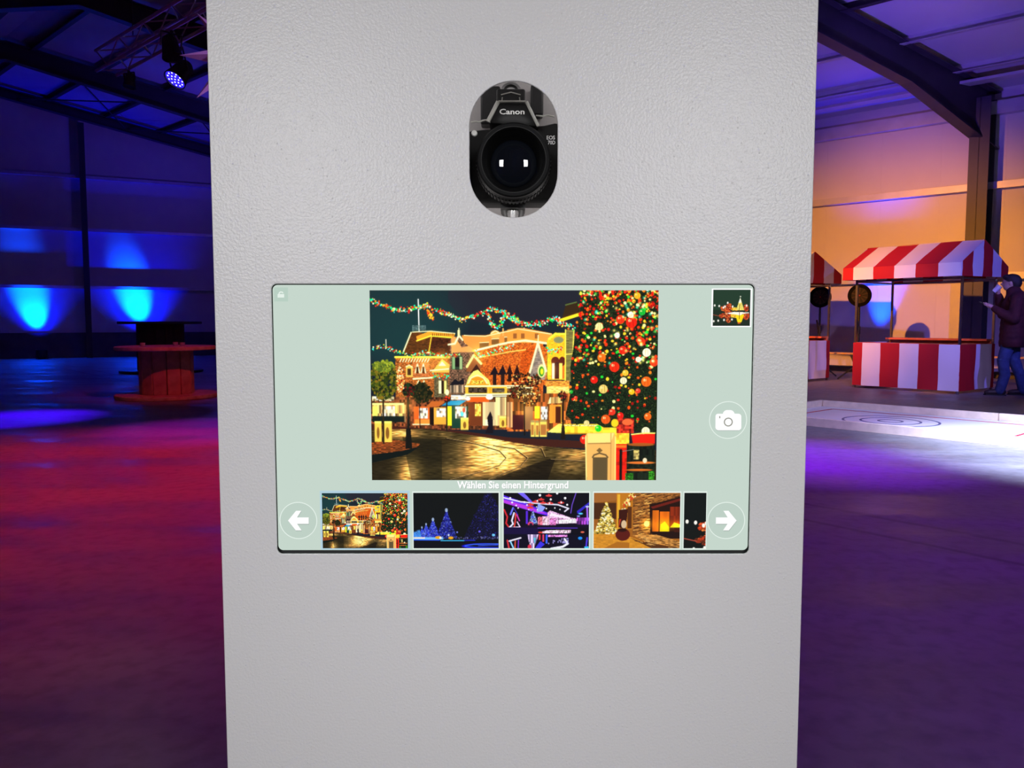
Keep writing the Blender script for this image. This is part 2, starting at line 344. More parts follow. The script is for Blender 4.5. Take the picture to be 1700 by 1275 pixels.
for z in (1.95, 3.66):
    MB().beam(hall(-6, .17, z), hall(10, .17, z), .18, .13).build('girt', M['girt'], wr)
MB().beam(hall(-6, .15, 5.1), hall(10, .15, 5.1), .2, .24).build('eaves_beam', M['girt'], wr)
wall_poly('wall_back', [hall(A0, 0, 0), hall(A0, B1, 0), hall(A0, B1, 5.5), hall(A0, RIDGE, roof_h(RIDGE)), hall(A0, 0, 5.5)], -nA * .15, M['wall'])
wall_poly('wall_side', [hall(A0, B1, 0), hall(A1, B1, 0), hall(A1, B1, 5.5), hall(A0, B1, 5.5)], nB * .15, M['wall'])
# roof
ce = MB()
ce.prism([hall(A0, -.1, 5.48), hall(A1, -.1, 5.48), hall(A1, RIDGE, roof_h(RIDGE)), hall(A0, RIDGE, roof_h(RIDGE))], (0, 0, .12))
ce.prism([hall(A0, B1 + .1, 5.48), hall(A1, B1 + .1, 5.48), hall(A1, RIDGE, roof_h(RIDGE)), hall(A0, RIDGE, roof_h(RIDGE))], (0, 0, .12))
ce = struct(ce.build('ceiling', M['roofpan']))
FR = (.55, 5.3, 10.2, 15.1, 19.2)
for a in FR:
    for sd in (0, 1):
        g = lambda b: (B1 - b if sd else b)
        mb = MB(); zt = lambda b: roof_h(b) - .13
        bs = [(.1, 1.05), (2.6, .62), (RIDGE, .42 if a > 3 else .5)]
        if a > 19: bs = [(.1, .45), (2.6, .3), (RIDGE, .25)]
        for (b0, d0), (b1, d1) in zip(bs[:-1], bs[1:]):
            mb.prism([hall(a, g(b0), zt(b0)), hall(a, g(b1), zt(b1)), hall(a, g(b1), zt(b1) - d1), hall(a, g(b0), zt(b0) - d0)], nA * .012)
            mb.beam(hall(a, g(b0), zt(b0) - d0), hall(a, g(b1), zt(b1) - d1), .24, .022)
            mb.beam(hall(a, g(b0), zt(b0)), hall(a, g(b1), zt(b1)), .24, .022)
        mb.build('rafter', M['frame'], ce)
        if a < 19: i_col(hall(a, g(.42), 0), 5.25, A, .34, .42, M['frame'], ce)
    # stiffener end plate at the frame corner
    if False: MB().prism([hall(a - .2, .24, 4.2), hall(a - .2, .66, 4.2), hall(a - .2, .66, 5.35), hall(a - .2, .24, 5.3)], nA * .4).build('corner_plate', M['frame'], ce)
for b in (1.25, 2.7, 4.2, 5.7, 7.2, 8.7, 10.2, 11.7, 13.0, 14.6):
    mb = MB(); zb = roof_h(b)
    mb.beam(hall(A0 + 1, b, zb - .07), hall(A1, b, zb - .07), .012, .14)
    mb.beam(hall(A0 + 1, b + .05, zb - .14), hall(A1, b + .05, zb - .14), .11, .012)
    mb.build('purlin', M['girt'] if b < 4 else M['frame'], ce)  # purlins away from the eaves get the dark frame colour for being unlit
# thin bracing rods in the last bay
for (b0, b1) in ((11.0, 8.2), (8.2, 11.0), (8.2, 5.2), (5.2, 8.2)):
    MB().cyl(hall(15.1, b0, roof_h(b0) - .3), hall(19.2, b1, roof_h(b1) - .3), .018, n=6).build('bracing_rod', M['frame'], ce)
# strip lights of the hall (switched off) and cable trays under the eaves bay
tl = MB().beam(hall(-5, 1.0, roof_h(1.0) - .24), hall(8, 1.0, roof_h(1.0) - .24), .28, .05); tl.build('cable_tray', M['girt'], ce)

# ------------------------------------------------------------------ photo kiosk
KY = .80                                          # front face of the kiosk
kiosk = thing('photo_kiosk', (0, KY, 0), 'tall light grey metal photo kiosk with touch screen and oval camera window', 'photo kiosk')
KX0, KX1, KTOP, KD = -.2915, .2920, 1.78, .36
hole = rrect(-.0410, .0440, 1.2003, 1.3295, .0424, 14)
SX0, SX1, SZ0, SZ1 = -.2346, .2366, .8705, 1.1352
cut = rrect(SX0 - .0010, SX1 + .0010, SZ0 - .0034, SZ1 + .0010, .0055)
plate('front_panel', [rrect(KX0, KX1, .03, KTOP, .004), hole, cut], .0025, M['powder'], kiosk, 0, .0009)
for x in (KX0 + .0012, KX1 - .0012):
    MB().box((x, .003 + KD / 2, (KTOP + .03) / 2), (.0024, KD - .004, KTOP - .035)).build('side_panel', M['powder'], kiosk)
MB().box((0, KD, (KTOP + .03) / 2), (KX1 - KX0 - .002, .002, KTOP - .032)).build('back_panel', M['inner'], kiosk)
MB().box((0, KD / 2 + .003, KTOP - .004), (KX1 - KX0 - .006, KD - .004, .002)).build('top_panel', M['powder'], kiosk)
MB().box((0, KD / 2, .015), (.66, KD + .16, .03)).build('base_plate', M['powder'], kiosk, bevel=.004)
MB().box((0, .155, 1.149), (KX1 - KX0 - .008, .22, .003)).build('camera_shelf', M['inner'], kiosk)
MB().box((0, .150, 1.30), (.30, .002, .296)).build('compartment_liner', M['inner'], kiosk)
for x_, z_, w_, h_ in ((-.024, 1.340, .022, .042), (.028, 1.346, .014, .034)): MB().box((x_, .138, z_), (w_, .02, h_)).build('dark_block', M['black'], kiosk, bevel=.002)  # plain dark blocks added in front of the liner, beside the trigger
mnt = MB().box((.001, .085, 1.2205), (.026, .05, .006)); mnt.lathe([(.012, 0), (.012, .008), (.0085, .016), (.007, .03), (.009, .05), (.013, .066)], (.001, .085, 1.1515), n=20)
mount = mnt.build('camera_mount', M['black'], kiosk, smooth=True)
MB().lathe([(.0035, 0), (.0042, .004), (.006, .017), (.006, .02)], (.001, .0715, 1.196), n=14).build('mount_screw', M['steel'], mount, smooth=True)

# ------------------------------------------------------------------ little painter for the pictures shown on the screen
class Pic:
    def __init__(s, w, h, bg=(0, 0, 0), k=2):
        s.k = k; s.w = w; s.h = h; s.a = np.empty((h * k, w * k, 3)); s.a[:] = bg; s.o = (0, 0); s.s = 1.0
    def at(s, ox, oy, sc): s.o = (ox, oy); s.s = sc; return s
    def P(s, pts): return [((x * s.s + s.o[0]) * s.k, (y * s.s + s.o[1]) * s.k) for x, y in pts]
    def win(s, x0, y0, x1, y1):
        H, W = s.a.shape[:2]; x0 = max(0, int(x0)); y0 = max(0, int(y0)); x1 = min(W, int(x1) + 2); y1 = min(H, int(y1) + 2)
        if x1 <= x0 or y1 <= y0: return None
        yy, xx = np.mgrid[y0:y1, x0:x1]; return (slice(y0, y1), slice(x0, x1)), xx + .5, yy + .5
    def put(s, sl, m, col, al=1.0, tex=0.0, tsc=(1, 1)):
        m = np.clip(m, 0, 1)[..., None] * al; c = np.array(col, float)
        if tex:
            h, w_ = m.shape[:2]; n = RNG.random((h // tsc[1] + 2, w_ // tsc[0] + 2)); n = np.repeat(np.repeat(n, tsc[1], 0), tsc[0], 1)[:h, :w_]
            c = np.clip(c * (1 + tex * (n[..., None] - .5) * 2), 0, 255)
        s.a[sl] = s.a[sl] * (1 - m) + c * m
    def poly(s, pts, col, al=1.0, tex=0.0, tsc=(1, 1)):
        p = s.P(pts); xs = [q[0] for q in p]; ys = [q[1] for q in p]; r = s.win(min(xs), min(ys), max(xs), max(ys))
        if not r: return s
        sl, xx, yy = r; m = np.zeros(xx.shape, bool)
        for (xa, ya), (xb, yb) in zip(p, p[1:] + p[:1]):
            if ya == yb: continue
            c = ((ya > yy) != (yb > yy)) & (xx < (xb - xa) * (yy - ya) / (yb - ya) + xa); m ^= c
        s.put(sl, m.astype(float), col, al, tex, tsc); return s
    def rect(s, x0, y0, x1, y1, col, al=1.0, tex=0.0, tsc=(1, 1)): return s.poly([(x0, y0), (x1, y0), (x1, y1), (x0, y1)], col, al, tex, tsc)
    def ell(s, cx, cy, rx, ry, col, al=1.0, soft=1.0, tex=0.0):
        (cx, cy), = s.P([(cx, cy)]); rx *= s.s * s.k; ry *= s.s * s.k; e = 1 + soft
        r = s.win(cx - rx * e, cy - ry * e, cx + rx * e, cy + ry * e)
        if not r: return s
        sl, xx, yy = r; d = np.sqrt(((xx - cx) / rx) ** 2 + ((yy - cy) / ry) ** 2)
        s.put(sl, np.clip((1 - d) * min(rx, ry) / max(.6, soft * min(rx, ry)) + .5, 0, 1) if soft < 1 else np.clip((1.0 - d) * min(rx, ry) + .5, 0, 1), col, al, tex); return s
    def glow(s, cx, cy, r, col, al=1.0, ry=None):
        (cx, cy), = s.P([(cx, cy)]); r *= s.s * s.k; ry = r if ry is None else ry * s.s * s.k; q = s.win(cx - 2.5 * r, cy - 2.5 * ry, cx + 2.5 * r, cy + 2.5 * ry)
        if not q: return s
        sl, xx, yy = q; g = np.exp(-((xx - cx) / r) ** 2 - ((yy - cy) / ry) ** 2)[..., None] * al
        s.a[sl] = np.clip(s.a[sl] + g * np.array(col, float), 0, 255); return s
    def line(s, pts, wd, col, al=1.0):
        p = s.P(pts); wd *= s.s * s.k
        xs = [q[0] for q in p]; ys = [q[1] for q in p]; r = s.win(min(xs) - wd, min(ys) - wd, max(xs) + wd, max(ys) + wd)
        if not r: return s
        sl, xx, yy = r; d = np.full(xx.shape, 1e9)
        for (xa, ya), (xb, yb) in zip(p[:-1], p[1:]):
            l2 = (xb - xa) ** 2 + (yb - ya) ** 2 + 1e-9; t = np.clip(((xx - xa) * (xb - xa) + (yy - ya) * (yb - ya)) / l2, 0, 1)
            d = np.minimum(d, np.hypot(xx - xa - t * (xb - xa), yy - ya - t * (yb - ya)))
        s.put(sl, np.clip(wd / 2 - d + .5, 0, 1), col, al); return s
    def vgrad(s, x0, y0, x1, y1, c0, c1):
        (xa, ya), (xb, yb) = s.P([(x0, y0), (x1, y1)]); r = s.win(xa, ya, xb - 1, yb - 1)
        if r:
            sl, xx, yy = r; t = np.clip((yy - ya) / max(1, yb - ya), 0, 1)[..., None]; s.a[sl] = np.array(c0, float) * (1 - t) + np.array(c1, float) * t
        return s
    def lights(s, path, n, spread, rad, cols):
        seg = [math.dist(p, q) for p, q in zip(path[:-1], path[1:])]; tot = sum(seg)
        for i in range(n):
            d = RNG.random() * tot; j = 0
            while j < len(seg) - 1 and d > seg[j]: d -= seg[j]; j += 1
            t = d / seg[j]; x = path[j][0] + (path[j + 1][0] - path[j][0]) * t + RNG.normal() * spread; y = path[j][1] + (path[j + 1][1] - path[j][1]) * t + RNG.normal() * spread
            c = cols[RNG.integers(len(cols))]; r = rad * (.6 + .8 * RNG.random()); s.ell(x, y, r, r, c)
        return s
    def ground(s, y_at, spots_, x1):
        H, W = s.a.shape[:2]; yy, xx = np.mgrid[0:H, 0:W] / s.k; n = RNG.random((H, W // 14 + 2)); n = np.stack([np.interp(np.arange(W) / 14, np.arange(n.shape[1]), r) for r in n]); n = n * .7 + .3 * np.roll(n, 1, 0)
        g = sum(a * np.exp(-((xx - x) / sx) ** 2 - ((yy - y) / sy) ** 2) for x, y, sx, sy, a in spots_); t = np.clip(g * (.25 + 1.35 * n), 0, 1.25)[..., None]
        c = np.array((44, 36, 18.)) + np.array((200, 160, 88.)) * np.clip(t, 0, 1) + np.array((30, 60, 100.)) * np.clip(t - .75, 0, 1) + (n[..., None] - .5) * 26; m = (yy > np.interp(xx, *y_at)) & (xx < x1); s.a[m] = np.clip(c, 0, 255)[m]; return s
    def blur(s, a, r):
        k_ = np.exp(-np.linspace(-2, 2, 2 * r + 1) ** 2); k_ /= k_.sum()
        for ax_ in (0, 1): a = sum(w_ * np.roll(a, i - r, ax_) for i, w_ in enumerate(k_))
        return a
    def bloom(s):
        b = np.clip(s.a - 120, 0, 255); gl = s.blur(b, 4) * .45 + s.blur(b, 14) * .35; gl *= np.array((1.0, .80, .42)); s.a = np.clip((s.a - 8) * 1.12 + gl, 0, 255); return s
    def out(s):
        k = s.k; h, w_ = s.h, s.w; a = s.a.reshape(h, k, w_, k, 3).mean((1, 3)); return np.clip(a, 0, 255)
GOLD, CREAM, AMB, BROWN = (250, 190, 60), (255, 238, 180), (205, 130, 40), (95, 58, 26)
XM = [(225, 40, 25), (245, 110, 30), (30, 190, 80), (40, 225, 170), (250, 215, 60), (60, 215, 215), (255, 240, 200), (190, 30, 20)]
def street():
    p = Pic(479, 315, (26, 34, 46)); K = 1 / 6.538
    p.vgrad(0, 0, 479, 230, (30, 42, 50), (22, 30, 44))
    for i in range(14): p.ell(20 + i * 4, 40 + i * 3, 150 - i * 9, 90 - i * 5, (26, 66, 66), .10, 1.0)
    p.ell(240, 10, 110, 50, (48, 38, 52), .45)
    p.at(-12, -12, K)
    # mansard house on the left
    p.poly([(520, 530), (590, 520), (730, 560), (960, 600), (960, 770), (430, 760)], (96, 56, 22), 1, .25, (6, 2))
    p.poly([(740, 580), (960, 600), (960, 755), (715, 745)], (72, 36, 18), 1, .3, (6, 2))
    p.line([(525, 530), (440, 735)], 14, CREAM); p.line([(745, 580), (715, 745)], 12, GOLD)
    p.poly([(580, 570), (740, 510), (1005, 540), (985, 585), (740, 575), (590, 625)], (215, 150, 50)); p.line([(585, 620), (740, 565), (960, 585)], 14, (255, 205, 70)); p.line([(540, 525), (740, 515), (1000, 540)], 10, CREAM)
    for x in range(755, 980, 22): p.rect(x, 540, x + 9, 566, (110, 62, 20))
    p.line([(605, 175), (612, 515)], 12, (225, 228, 230)); p.rect(535, 450, 685, 510, (110, 130, 130), .55, .6, (2, 2))
    p.line([(250, 605), (252, 690)], 9, (200, 200, 190))
    # walls of the left house
    p.poly([(350, 790), (960, 780), (960, 1300), (350, 1300)], (150, 96, 42), 1, .35, (3, 2))
    p.line([(350, 795), (960, 795)], 22, (255, 210, 80)); 
    for x in range(400, 720, 30): p.line([(x, 845), (x + 18, 812)], 10, CREAM)
    p.line([(545, 1030), (760, 1015)], 18, CREAM); p.rect(540, 850, 715, 1015, (164, 108, 58), 1, .2, (5, 2))
    for x in (590, 655): p.line([(x - 25, 965), (x, 870), (x + 25, 965)], 12, CREAM); p.rect(x - 12, 900, x + 12, 970, (60, 36, 20))
    for x in (600, 660): p.line([(x - 20, 1100), (x, 1050), (x + 20, 1100)], 11, CREAM)
    p.rect(465, 890, 540, 1010, (225, 175, 90)); p.rect(480, 920, 520, 990, (70, 50, 30)); p.line([(465, 900), (500, 880), (535, 905)], 10, CREAM)
    p.poly([(790, 900), (860, 815), (950, 880), (960, 960), (740, 960)], (216, 168, 84)); p.poly([(820, 890), (860, 840), (905, 890)], CREAM); p.line([(730, 940), (950, 920)], 14, CREAM)
    p.rect(770, 1010, 930, 1240, (100, 90, 62), 1, .2, (3, 4)); p.rect(820, 1050, 850, 1190, CREAM); p.rect(880, 1050, 905, 1190, (230, 200, 130)); p.rect(850, 1050, 880, 1190, (40, 26, 20))
    # grey stone gable in the middle
    p.poly([(950, 600), (1060, 560), (1100, 640), (1210, 720), (1210, 1200), (930, 1200)], (112, 86, 66), 1, .35, (4, 3))
    p.poly([(960, 590), (1000, 570), (1075, 690), (1210, 660), (1210, 740), (960, 745)], (196, 152, 92)); p.line([(930, 660), (1000, 650), (1045, 560), (1085, 610)], 20, CREAM)
    p.rect(1030, 505, 1055, 570, (225, 200, 150)); p.line([(1045, 485), (1045, 560)], 10, CREAM); p.rect(1110, 620, 1215, 655, (235, 230, 205))
    p.rect(965, 780, 1085, 930, (54, 70, 54)); p.rect(970, 790, 1000, 925, (130, 160, 120)); p.rect(1050, 790, 1078, 925, (150, 170, 130)); p.rect(1000, 800, 1050, 900, (30, 22, 24))
    p.poly([(935, 1100), (1000, 1030), (1040, 1060), (1095, 1020), (1100, 1090)], (28, 26, 34)); p.rect(945, 1100, 1095, 1180, (140, 126, 108), 1, .5, (4, 40))
    # long brick front with the bright cornice
    p.poly([(1210, 720), (1700, 600), (1960, 650), (1960, 1200), (1210, 1200)], (176, 98, 34), 1, .35, (4, 2))
    p.poly([(1075, 560), (1330, 560), (1700, 480), (1745, 480), (2060, 540), (2060, 640), (1700, 640), (1215, 720), (1100, 640)], (196, 142, 70))
    for x0, x1, y in ((1270, 1370, 640), (1400, 1480, 600), (1540, 1660, 580), (1800, 1860, 560), (1900, 2000, 580)): p.rect(x0, y, x1, y + 60, (128, 92, 46)); p.line([(x0, y), (x1, y - 6)], 7, CREAM)
    p.ell(1440, 550, 55, 45, (205, 160, 90)); p.line([(1395, 540), (1440, 510), (1490, 540)], 9, CREAM)
    for x in (1525, 1690, 1690 + 60): p.line([(x, 490), (x, 560)], 16, (200, 160, 96))
    p.line([(1215, 725), (1480, 660), (1700, 615), (2050, 640)], 22, CREAM); p.line([(1260, 800), (1700, 720), (2000, 720)], 12, (240, 190, 100)); p.line([(1100, 560), (1330, 570), (1700, 490), (2050, 545)], 8, CREAM)
    for i in range(4):
        x = 1430 + i * 88; p.poly([(x - 55, 990), (x + 5, 890 - i * 12), (x + 45, 980)], (30, 22, 30)); p.rect(x - 18, 985, x + 22, 1110, (44, 28, 24))
    for i in range(3): p.line([(1600, 1120), (1610, 1000 + 20 * i)], 8, (50, 36, 20))
    # small lit gables
    p.poly([(1120, 950), (1200, 760), (1290, 860), (1270, 960)], (140, 90, 50)); p.line([(1130, 900), (1205, 775), (1285, 865)], 26, (255, 225, 140)); p.poly([(1170, 960), (1235, 870), (1290, 960)], (60, 30, 22))
    p.poly([(1115, 1110), (1150, 1010), (1200, 950), (1250, 930), (1310, 990), (1370, 1040), (1390, 1110)], (250, 214, 120)); p.ell(1245, 1080, 95, 75, (220, 140, 40)); p.rect(1130, 1085, 1370, 1170, (220, 140, 40)); p.rect(1180, 1045, 1310, 1085, (255, 200, 80), 1, .5, (5, 3)); p.line([(1150, 1075), (1175, 1020), (1245, 990), (1310, 1020), (1345, 1075)], 12, CREAM)
    p.rect(1110, 1100, 1700, 1200, (230, 168, 60)); p.rect(1145, 1120, 1350, 1185, (66, 54, 44), 1, .5, (6, 4)); p.rect(1405, 1130, 1540, 1180, (90, 84, 66), 1, .5, (8, 4)); p.rect(1370, 1120, 1400, 1190, (255, 150, 30)); p.line([(1110, 1110), (1700, 1105)], 16, CREAM); p.line([(1110, 1200), (1720, 1195)], 16, CREAM)
    p.at(228, -12, K)
    p.poly([(0, 640), (330, 640), (430, 700), (430, 1100), (0, 1100)], (182, 102, 36), 1, .35, (4, 2)); p.poly([(160, 740), (330, 660), (250, 990), (130, 990)], (176, 88, 24), 1, .3, (4, 2))
    for x in (30, 110): p.poly([(x - 40, 980), (x, 870), (x + 30, 980)], (44, 22, 20)); p.rect(x - 20, 960, x + 15, 1060, (38, 22, 18))
    p.poly([(0, 500), (115, 480), (480, 540), (470, 640), (330, 620), (0, 640)], (206, 146, 66)); p.line([(0, 640), (200, 615), (450, 650)], 22, CREAM); p.line([(0, 520), (115, 490), (470, 545)], 9, CREAM); p.line([(0, 740), (200, 715)], 12, (240, 190, 100))
    for x in (65, 150, 300): p.rect(x, 540, x + 40, 595, (140, 98, 48))
    p.poly([(230, 980), (335, 660), (430, 960), (410, 1040), (270, 1030)], (134, 124, 116), 1, .2, (8, 2)); p.line([(245, 965), (335, 640), (425, 945)], 22, CREAM); p.line([(337, 560), (337, 660)], 10, CREAM)
    p.ell(375, 945, 42, 72, (240, 220, 150)); p.ell(375, 950, 30, 55, (40, 130, 40)); p.ell(378, 950, 16, 32, (240, 190, 40))
    p.poly([(430, 620), (520, 530), (640, 540), (640, 1040), (440, 1040)], (232, 172, 44), 1, .15, (2, 2)); p.ell(560, 610, 55, 35, (130, 136, 100)); p.line([(455, 600), (520, 545), (630, 545)], 22, (255, 222, 70))
    p.rect(480, 820, 625, 1030, (190, 110, 40)); p.ell(525, 840, 45, 50, (90, 36, 26)); p.ell(600, 840, 35, 50, (90, 36, 26)); p.rect(490, 860, 515, 1030, CREAM); p.rect(570, 860, 600, 1030, (240, 200, 110)); p.rect(520, 850, 565, 1030, (60, 30, 30))
    p.rect(635, 500, 735, 1060, (122, 118, 66), 1, .15, (12, 2)); p.line([(635, 500), (635, 1060)], 12, (250, 216, 90)); p.line([(725, 500), (715, 760), (640, 765)], 10, (250, 220, 100))
    p.poly([(600, 360), (640, 220), (760, 200), (810, 320), (600, 400)], (60, 42, 22)); p.line([(635, 235), (750, 205)], 14, (90, 110, 60)); p.line([(580, 400), (830, 320)], 34, (250, 196, 50))
    p.rect(420, 1050, 680, 1110, (200, 140, 60), 1, .3, (6, 2)); p.rect(430, 1110, 680, 1200, (236, 196, 110), 1, .3, (8, 3))
    p.rect(0, 1110, 270, 1200, (90, 70, 40), 1, .6, (4, 4)); p.line([(0, 1125), (280, 1125)], 12, CREAM); p.line([(0, 1195), (280, 1195)], 14, CREAM)
    # shop fronts at street level
    p.at(-12, 138, K)
    p.rect(80, 250, 1700, 600, (104, 60, 34), 1, .5, (6, 8)); p.rect(90, 330, 460, 520, (170, 140, 90), 1, .5, (6, 30))
    p.rect(90, 240, 330, 290, (190, 180, 140), 1, .6, (5, 4)); p.rect(90, 310, 440, 335, (220, 200, 140)); p.rect(95, 345, 150, 450, (200, 220, 110)); p.rect(200, 345, 340, 460, (230, 225, 200), .8, .6, (6, 12))
    p.rect(90, 455, 440, 520, (20, 34, 30)); p.rect(545, 350, 720, 540, (190, 104, 40)); p.rect(600, 365, 700, 480, (245, 235, 215), 1, .6, (5, 9)); p.rect(555, 490, 720, 540, (230, 140, 60)); p.line([(535, 545), (730, 545)], 12, CREAM)
    p.poly([(680, 360), (740, 290), (900, 290), (820, 350)], (170, 106, 44)); p.rect(765, 360, 900, 545, (196, 156, 64)); p.rect(795, 370, 895, 465, (230, 215, 190), 1, .7, (5, 8)); p.rect(720, 370, 765, 550, (30, 20, 14))
    p.rect(915, 345, 960, 560, (216, 200, 40)); p.poly([(840, 345), (930, 285), (1130, 280), (1040, 340)], (40, 140, 180)); p.line([(850, 342), (1040, 338)], 10, (20, 70, 90)); p.rect(955, 225, 1120, 275, (232, 222, 200), 1, .4, (8, 3)); p.rect(960, 345, 1140, 590, (26, 66, 52)); p.rect(1000, 350, 1120, 480, (214, 220, 210), 1, .7, (6, 8)); p.ell(1075, 430, 18, 26, (60, 200, 220)); p.ell(1095, 390, 16, 26, (200, 60, 50))
    p.rect(1130, 240, 1370, 300, (190, 96, 30)); p.rect(1150, 310, 1300, 560, (120, 60, 30)); p.rect(1215, 320, 1280, 455, (250, 200, 90), 1, .4, (5, 9)); p.rect(1300, 300, 1440, 560, (210, 196, 160), 1, .2, (10, 60)); p.ell(1375, 245, 40, 30, (255, 250, 230)); p.ell(1140, 265, 26, 20, (255, 250, 230)); p.rect(1440, 250, 1560, 560, (190, 170, 130), 1, .25, (8, 60)); p.rect(1560, 230, 1700, 600, (150, 86, 40), 1, .4, (12, 50)); p.rect(1630, 380, 1700, 600, (110, 40, 24))
    p.line([(1120, 240), (1560, 236)], 12, (255, 240, 190))
    p.at(228, 138, K)
    p.rect(0, 205, 700, 620, (150, 92, 40), 1, .45, (7, 30)); p.rect(0, 300, 60, 580, (170, 140, 100), 1, .3, (6, 50)); p.rect(60, 440, 180, 600, (70, 26, 30)); p.rect(190, 350, 280, 600, (140, 110, 70)); p.rect(300, 345, 355, 480, (255, 214, 50)); p.rect(370, 350, 440, 490, (220, 210, 190), 1, .6, (5, 9)); p.line([(0, 212), (300, 212)], 16, CREAM); p.poly([(440, 320), (470, 250), (610, 240), (620, 310)], (230, 200, 130), 1, .5, (6, 40)); p.rect(465, 330, 620, 530, (190, 130, 50), 1, .5, (10, 60)); p.rect(530, 350, 590, 530, (80, 36, 16))
    p.poly([(440, 630), (560, 540), (600, 540), (600, 640)], (255, 222, 110), 1, .2, (20, 3)); p.rect(620, 540, 1200, 650, (235, 196, 60), 1, .2, (12, 10)); p.line([(630, 555), (1200, 560)], 10, CREAM); p.line([(620, 640), (870, 645)], 9, (150, 110, 30))
    # wet street with reflections
    p.at(0, 0, 1)
    p.poly([(0, 222), (60, 226), (150, 232), (230, 243), (370, 250), (370, 262), (230, 256), (130, 246), (0, 236)], (70, 34, 26))
    p.ground(([0, 95, 180, 260, 372, 479], [230, 228, 241, 255, 265, 264]), [(205, 266, 52, 24, 1.25), (170, 300, 60, 14, .55), (64, 302, 20, 26, .95), (50, 236, 34, 9, .9), (195, 246, 24, 8, .7), (345, 270, 34, 9, .75), (335, 292, 30, 14, .42), (265, 262, 30, 10, .5), (225, 290, 36, 14, .5), (120, 238, 20, 6, .35)], 479)
    p.poly([(52, 242), (118, 248), (118, 315), (66, 315)], (24, 24, 12), .45); p.poly([(200, 315), (272, 288), (310, 276), (296, 315)], (20, 15, 10), .6)
    for pts in ([(125, 245), (175, 254), (215, 266), (226, 278), (215, 290), (180, 302), (130, 315)], [(205, 257), (240, 262), (262, 278), (250, 292), (195, 315)], [(255, 257), (285, 262), (291, 276)], [(300, 280), (360, 284), (370, 283)]): p.line(pts, 1.6, (30, 22, 16), .85); p.line([(x + 1.3, y - .8) for x, y in pts], .7, (235, 205, 140), .7)
    p.poly([(0, 252), (40, 247), (82, 254), (70, 266), (0, 282)], (120, 66, 30), 1, .5, (8, 1)); p.poly([(0, 272), (50, 266), (82, 258), (60, 272), (0, 286)], (14, 24, 22))
    # bins, lamp posts, trees, passer-by
    p.at(-12, 138, K)
    for x0, x1, y0, y1 in ((115, 190, 510, 735), (205, 305, 510, 740), (1060, 1145, 470, 605), (1485, 1560, 455, 580)): p.rect(x0, y0, x1, y1, (206, 180, 84)); p.rect(x0, y0, x1, y0 + 22, (236, 212, 116)); p.ell((x0 + x1) / 2, (y0 + y1) / 2 + 15, (x1 - x0) * .2, (y1 - y0) * .28, (128, 92, 40))
    p.line([(485, 220), (485, 800)], 20, (26, 28, 22)); p.poly([(460, 590), (510, 590), (525, 810), (450, 810)], (22, 22, 18)); p.line([(212, 200), (212, 750)], 18, (44, 38, 20)); p.line([(610, 300), (612, 570)], 10, (36, 26, 18)); p.line([(908, 300), (908, 610)], 14, (30, 32, 26)); p.ell(912, 195, 22, 32, CREAM)
    p.poly([(1350, 470), (1385, 400), (1410, 470), (1415, 640), (1330, 640), (1360, 560)], (26, 20, 30))
    def leaf(cx, cy, rx, ry, n, cols, r):
        for i in range(n):
            a_, q = RNG.random() * 6.283, math.sqrt(RNG.random()); c = cols[RNG.integers(len(cols))]; p.ell(cx + rx * q * math.cos(a_), cy + ry * q * math.sin(a_), r * (.5 + RNG.random()), r * (.5 + RNG.random()), c)
    leaf(220, 60, 150, 210, 420, [(46, 60, 16), (80, 90, 20), (110, 112, 30), (60, 76, 20), (34, 44, 14), (130, 110, 30)], 14)
    leaf(220, -90, 120, 60, 120, [(120, 130, 40), (150, 160, 50), (90, 110, 40)], 12)
    leaf(630, 200, 110, 110, 190, [(26, 34, 14), (40, 46, 18), (58, 50, 22), (20, 26, 12)], 14)
    leaf(490, 170, 65, 75, 90, [(60, 16, 16), (30, 26, 14), (110, 24, 20), (30, 60, 30), (20, 20, 14)], 12); leaf(912, 275, 32, 36, 30, [(150, 30, 20), (200, 60, 30), (60, 30, 20)], 9)
    leaf(400, 60, 45, 140, 150, [CREAM, (200, 120, 50), (120, 40, 24), (230, 190, 120)], 8); leaf(1660, 200, 70, 70, 60, [(40, 26, 14), (120, 40, 20), (70, 50, 24)], 10)
    p.at(228, 138, K)
    p.line([(185, 200), (190, 660)], 14, (26, 20, 16)); leaf(200, 60, 200, 70, 150, [(34, 30, 16), (60, 46, 22), (130, 50, 30), (230, 190, 120), (26, 22, 14)], 10); leaf(230, 210, 130, 130, 180, [(40, 30, 18), (230, 190, 110), (90, 60, 30), (30, 24, 16)], 8)
    for x0, x1, y0, y1 in ((258, 300, 500, 680), (308, 350, 505, 680), (358, 435, 495, 680)): p.rect(x0, y0, x1, y1, (222, 190, 100)); p.rect(x0 + 8, y0 + 50, x1 - 8, y1 - 20, (140, 100, 50), .8); p.rect(x0, y0, x1, y0 + 22, (150, 140, 90))
    p.line([(612, 260), (612, 700)], 16, (30, 24, 18)); p.poly([(598, 560), (628, 560), (640, 705), (588, 705)], (34, 26, 20)); leaf(605, 235, 45, 50, 60, [(60, 20, 18), (26, 40, 24), (150, 40, 30), (26, 20, 16)], 8)
    # garlands
    p.at(-12, -12, K)
    p.lights([(80, 170), (200, 235), (330, 285), (460, 295), (600, 265), (700, 245), (800, 290), (950, 350), (1080, 390), (1200, 355), (1330, 305), (1400, 280), (1560, 320), (1700, 400)], 420, 13, 8, XM)
    p.lights([(1350, 300), (1400, 440), (1450, 485), (1510, 420), (1550, 300)], 130, 12, 8, XM); p.lights([(690, 260), (730, 330), (760, 400)], 40, 14, 9, [(225, 60, 25), (245, 150, 30), GOLD])
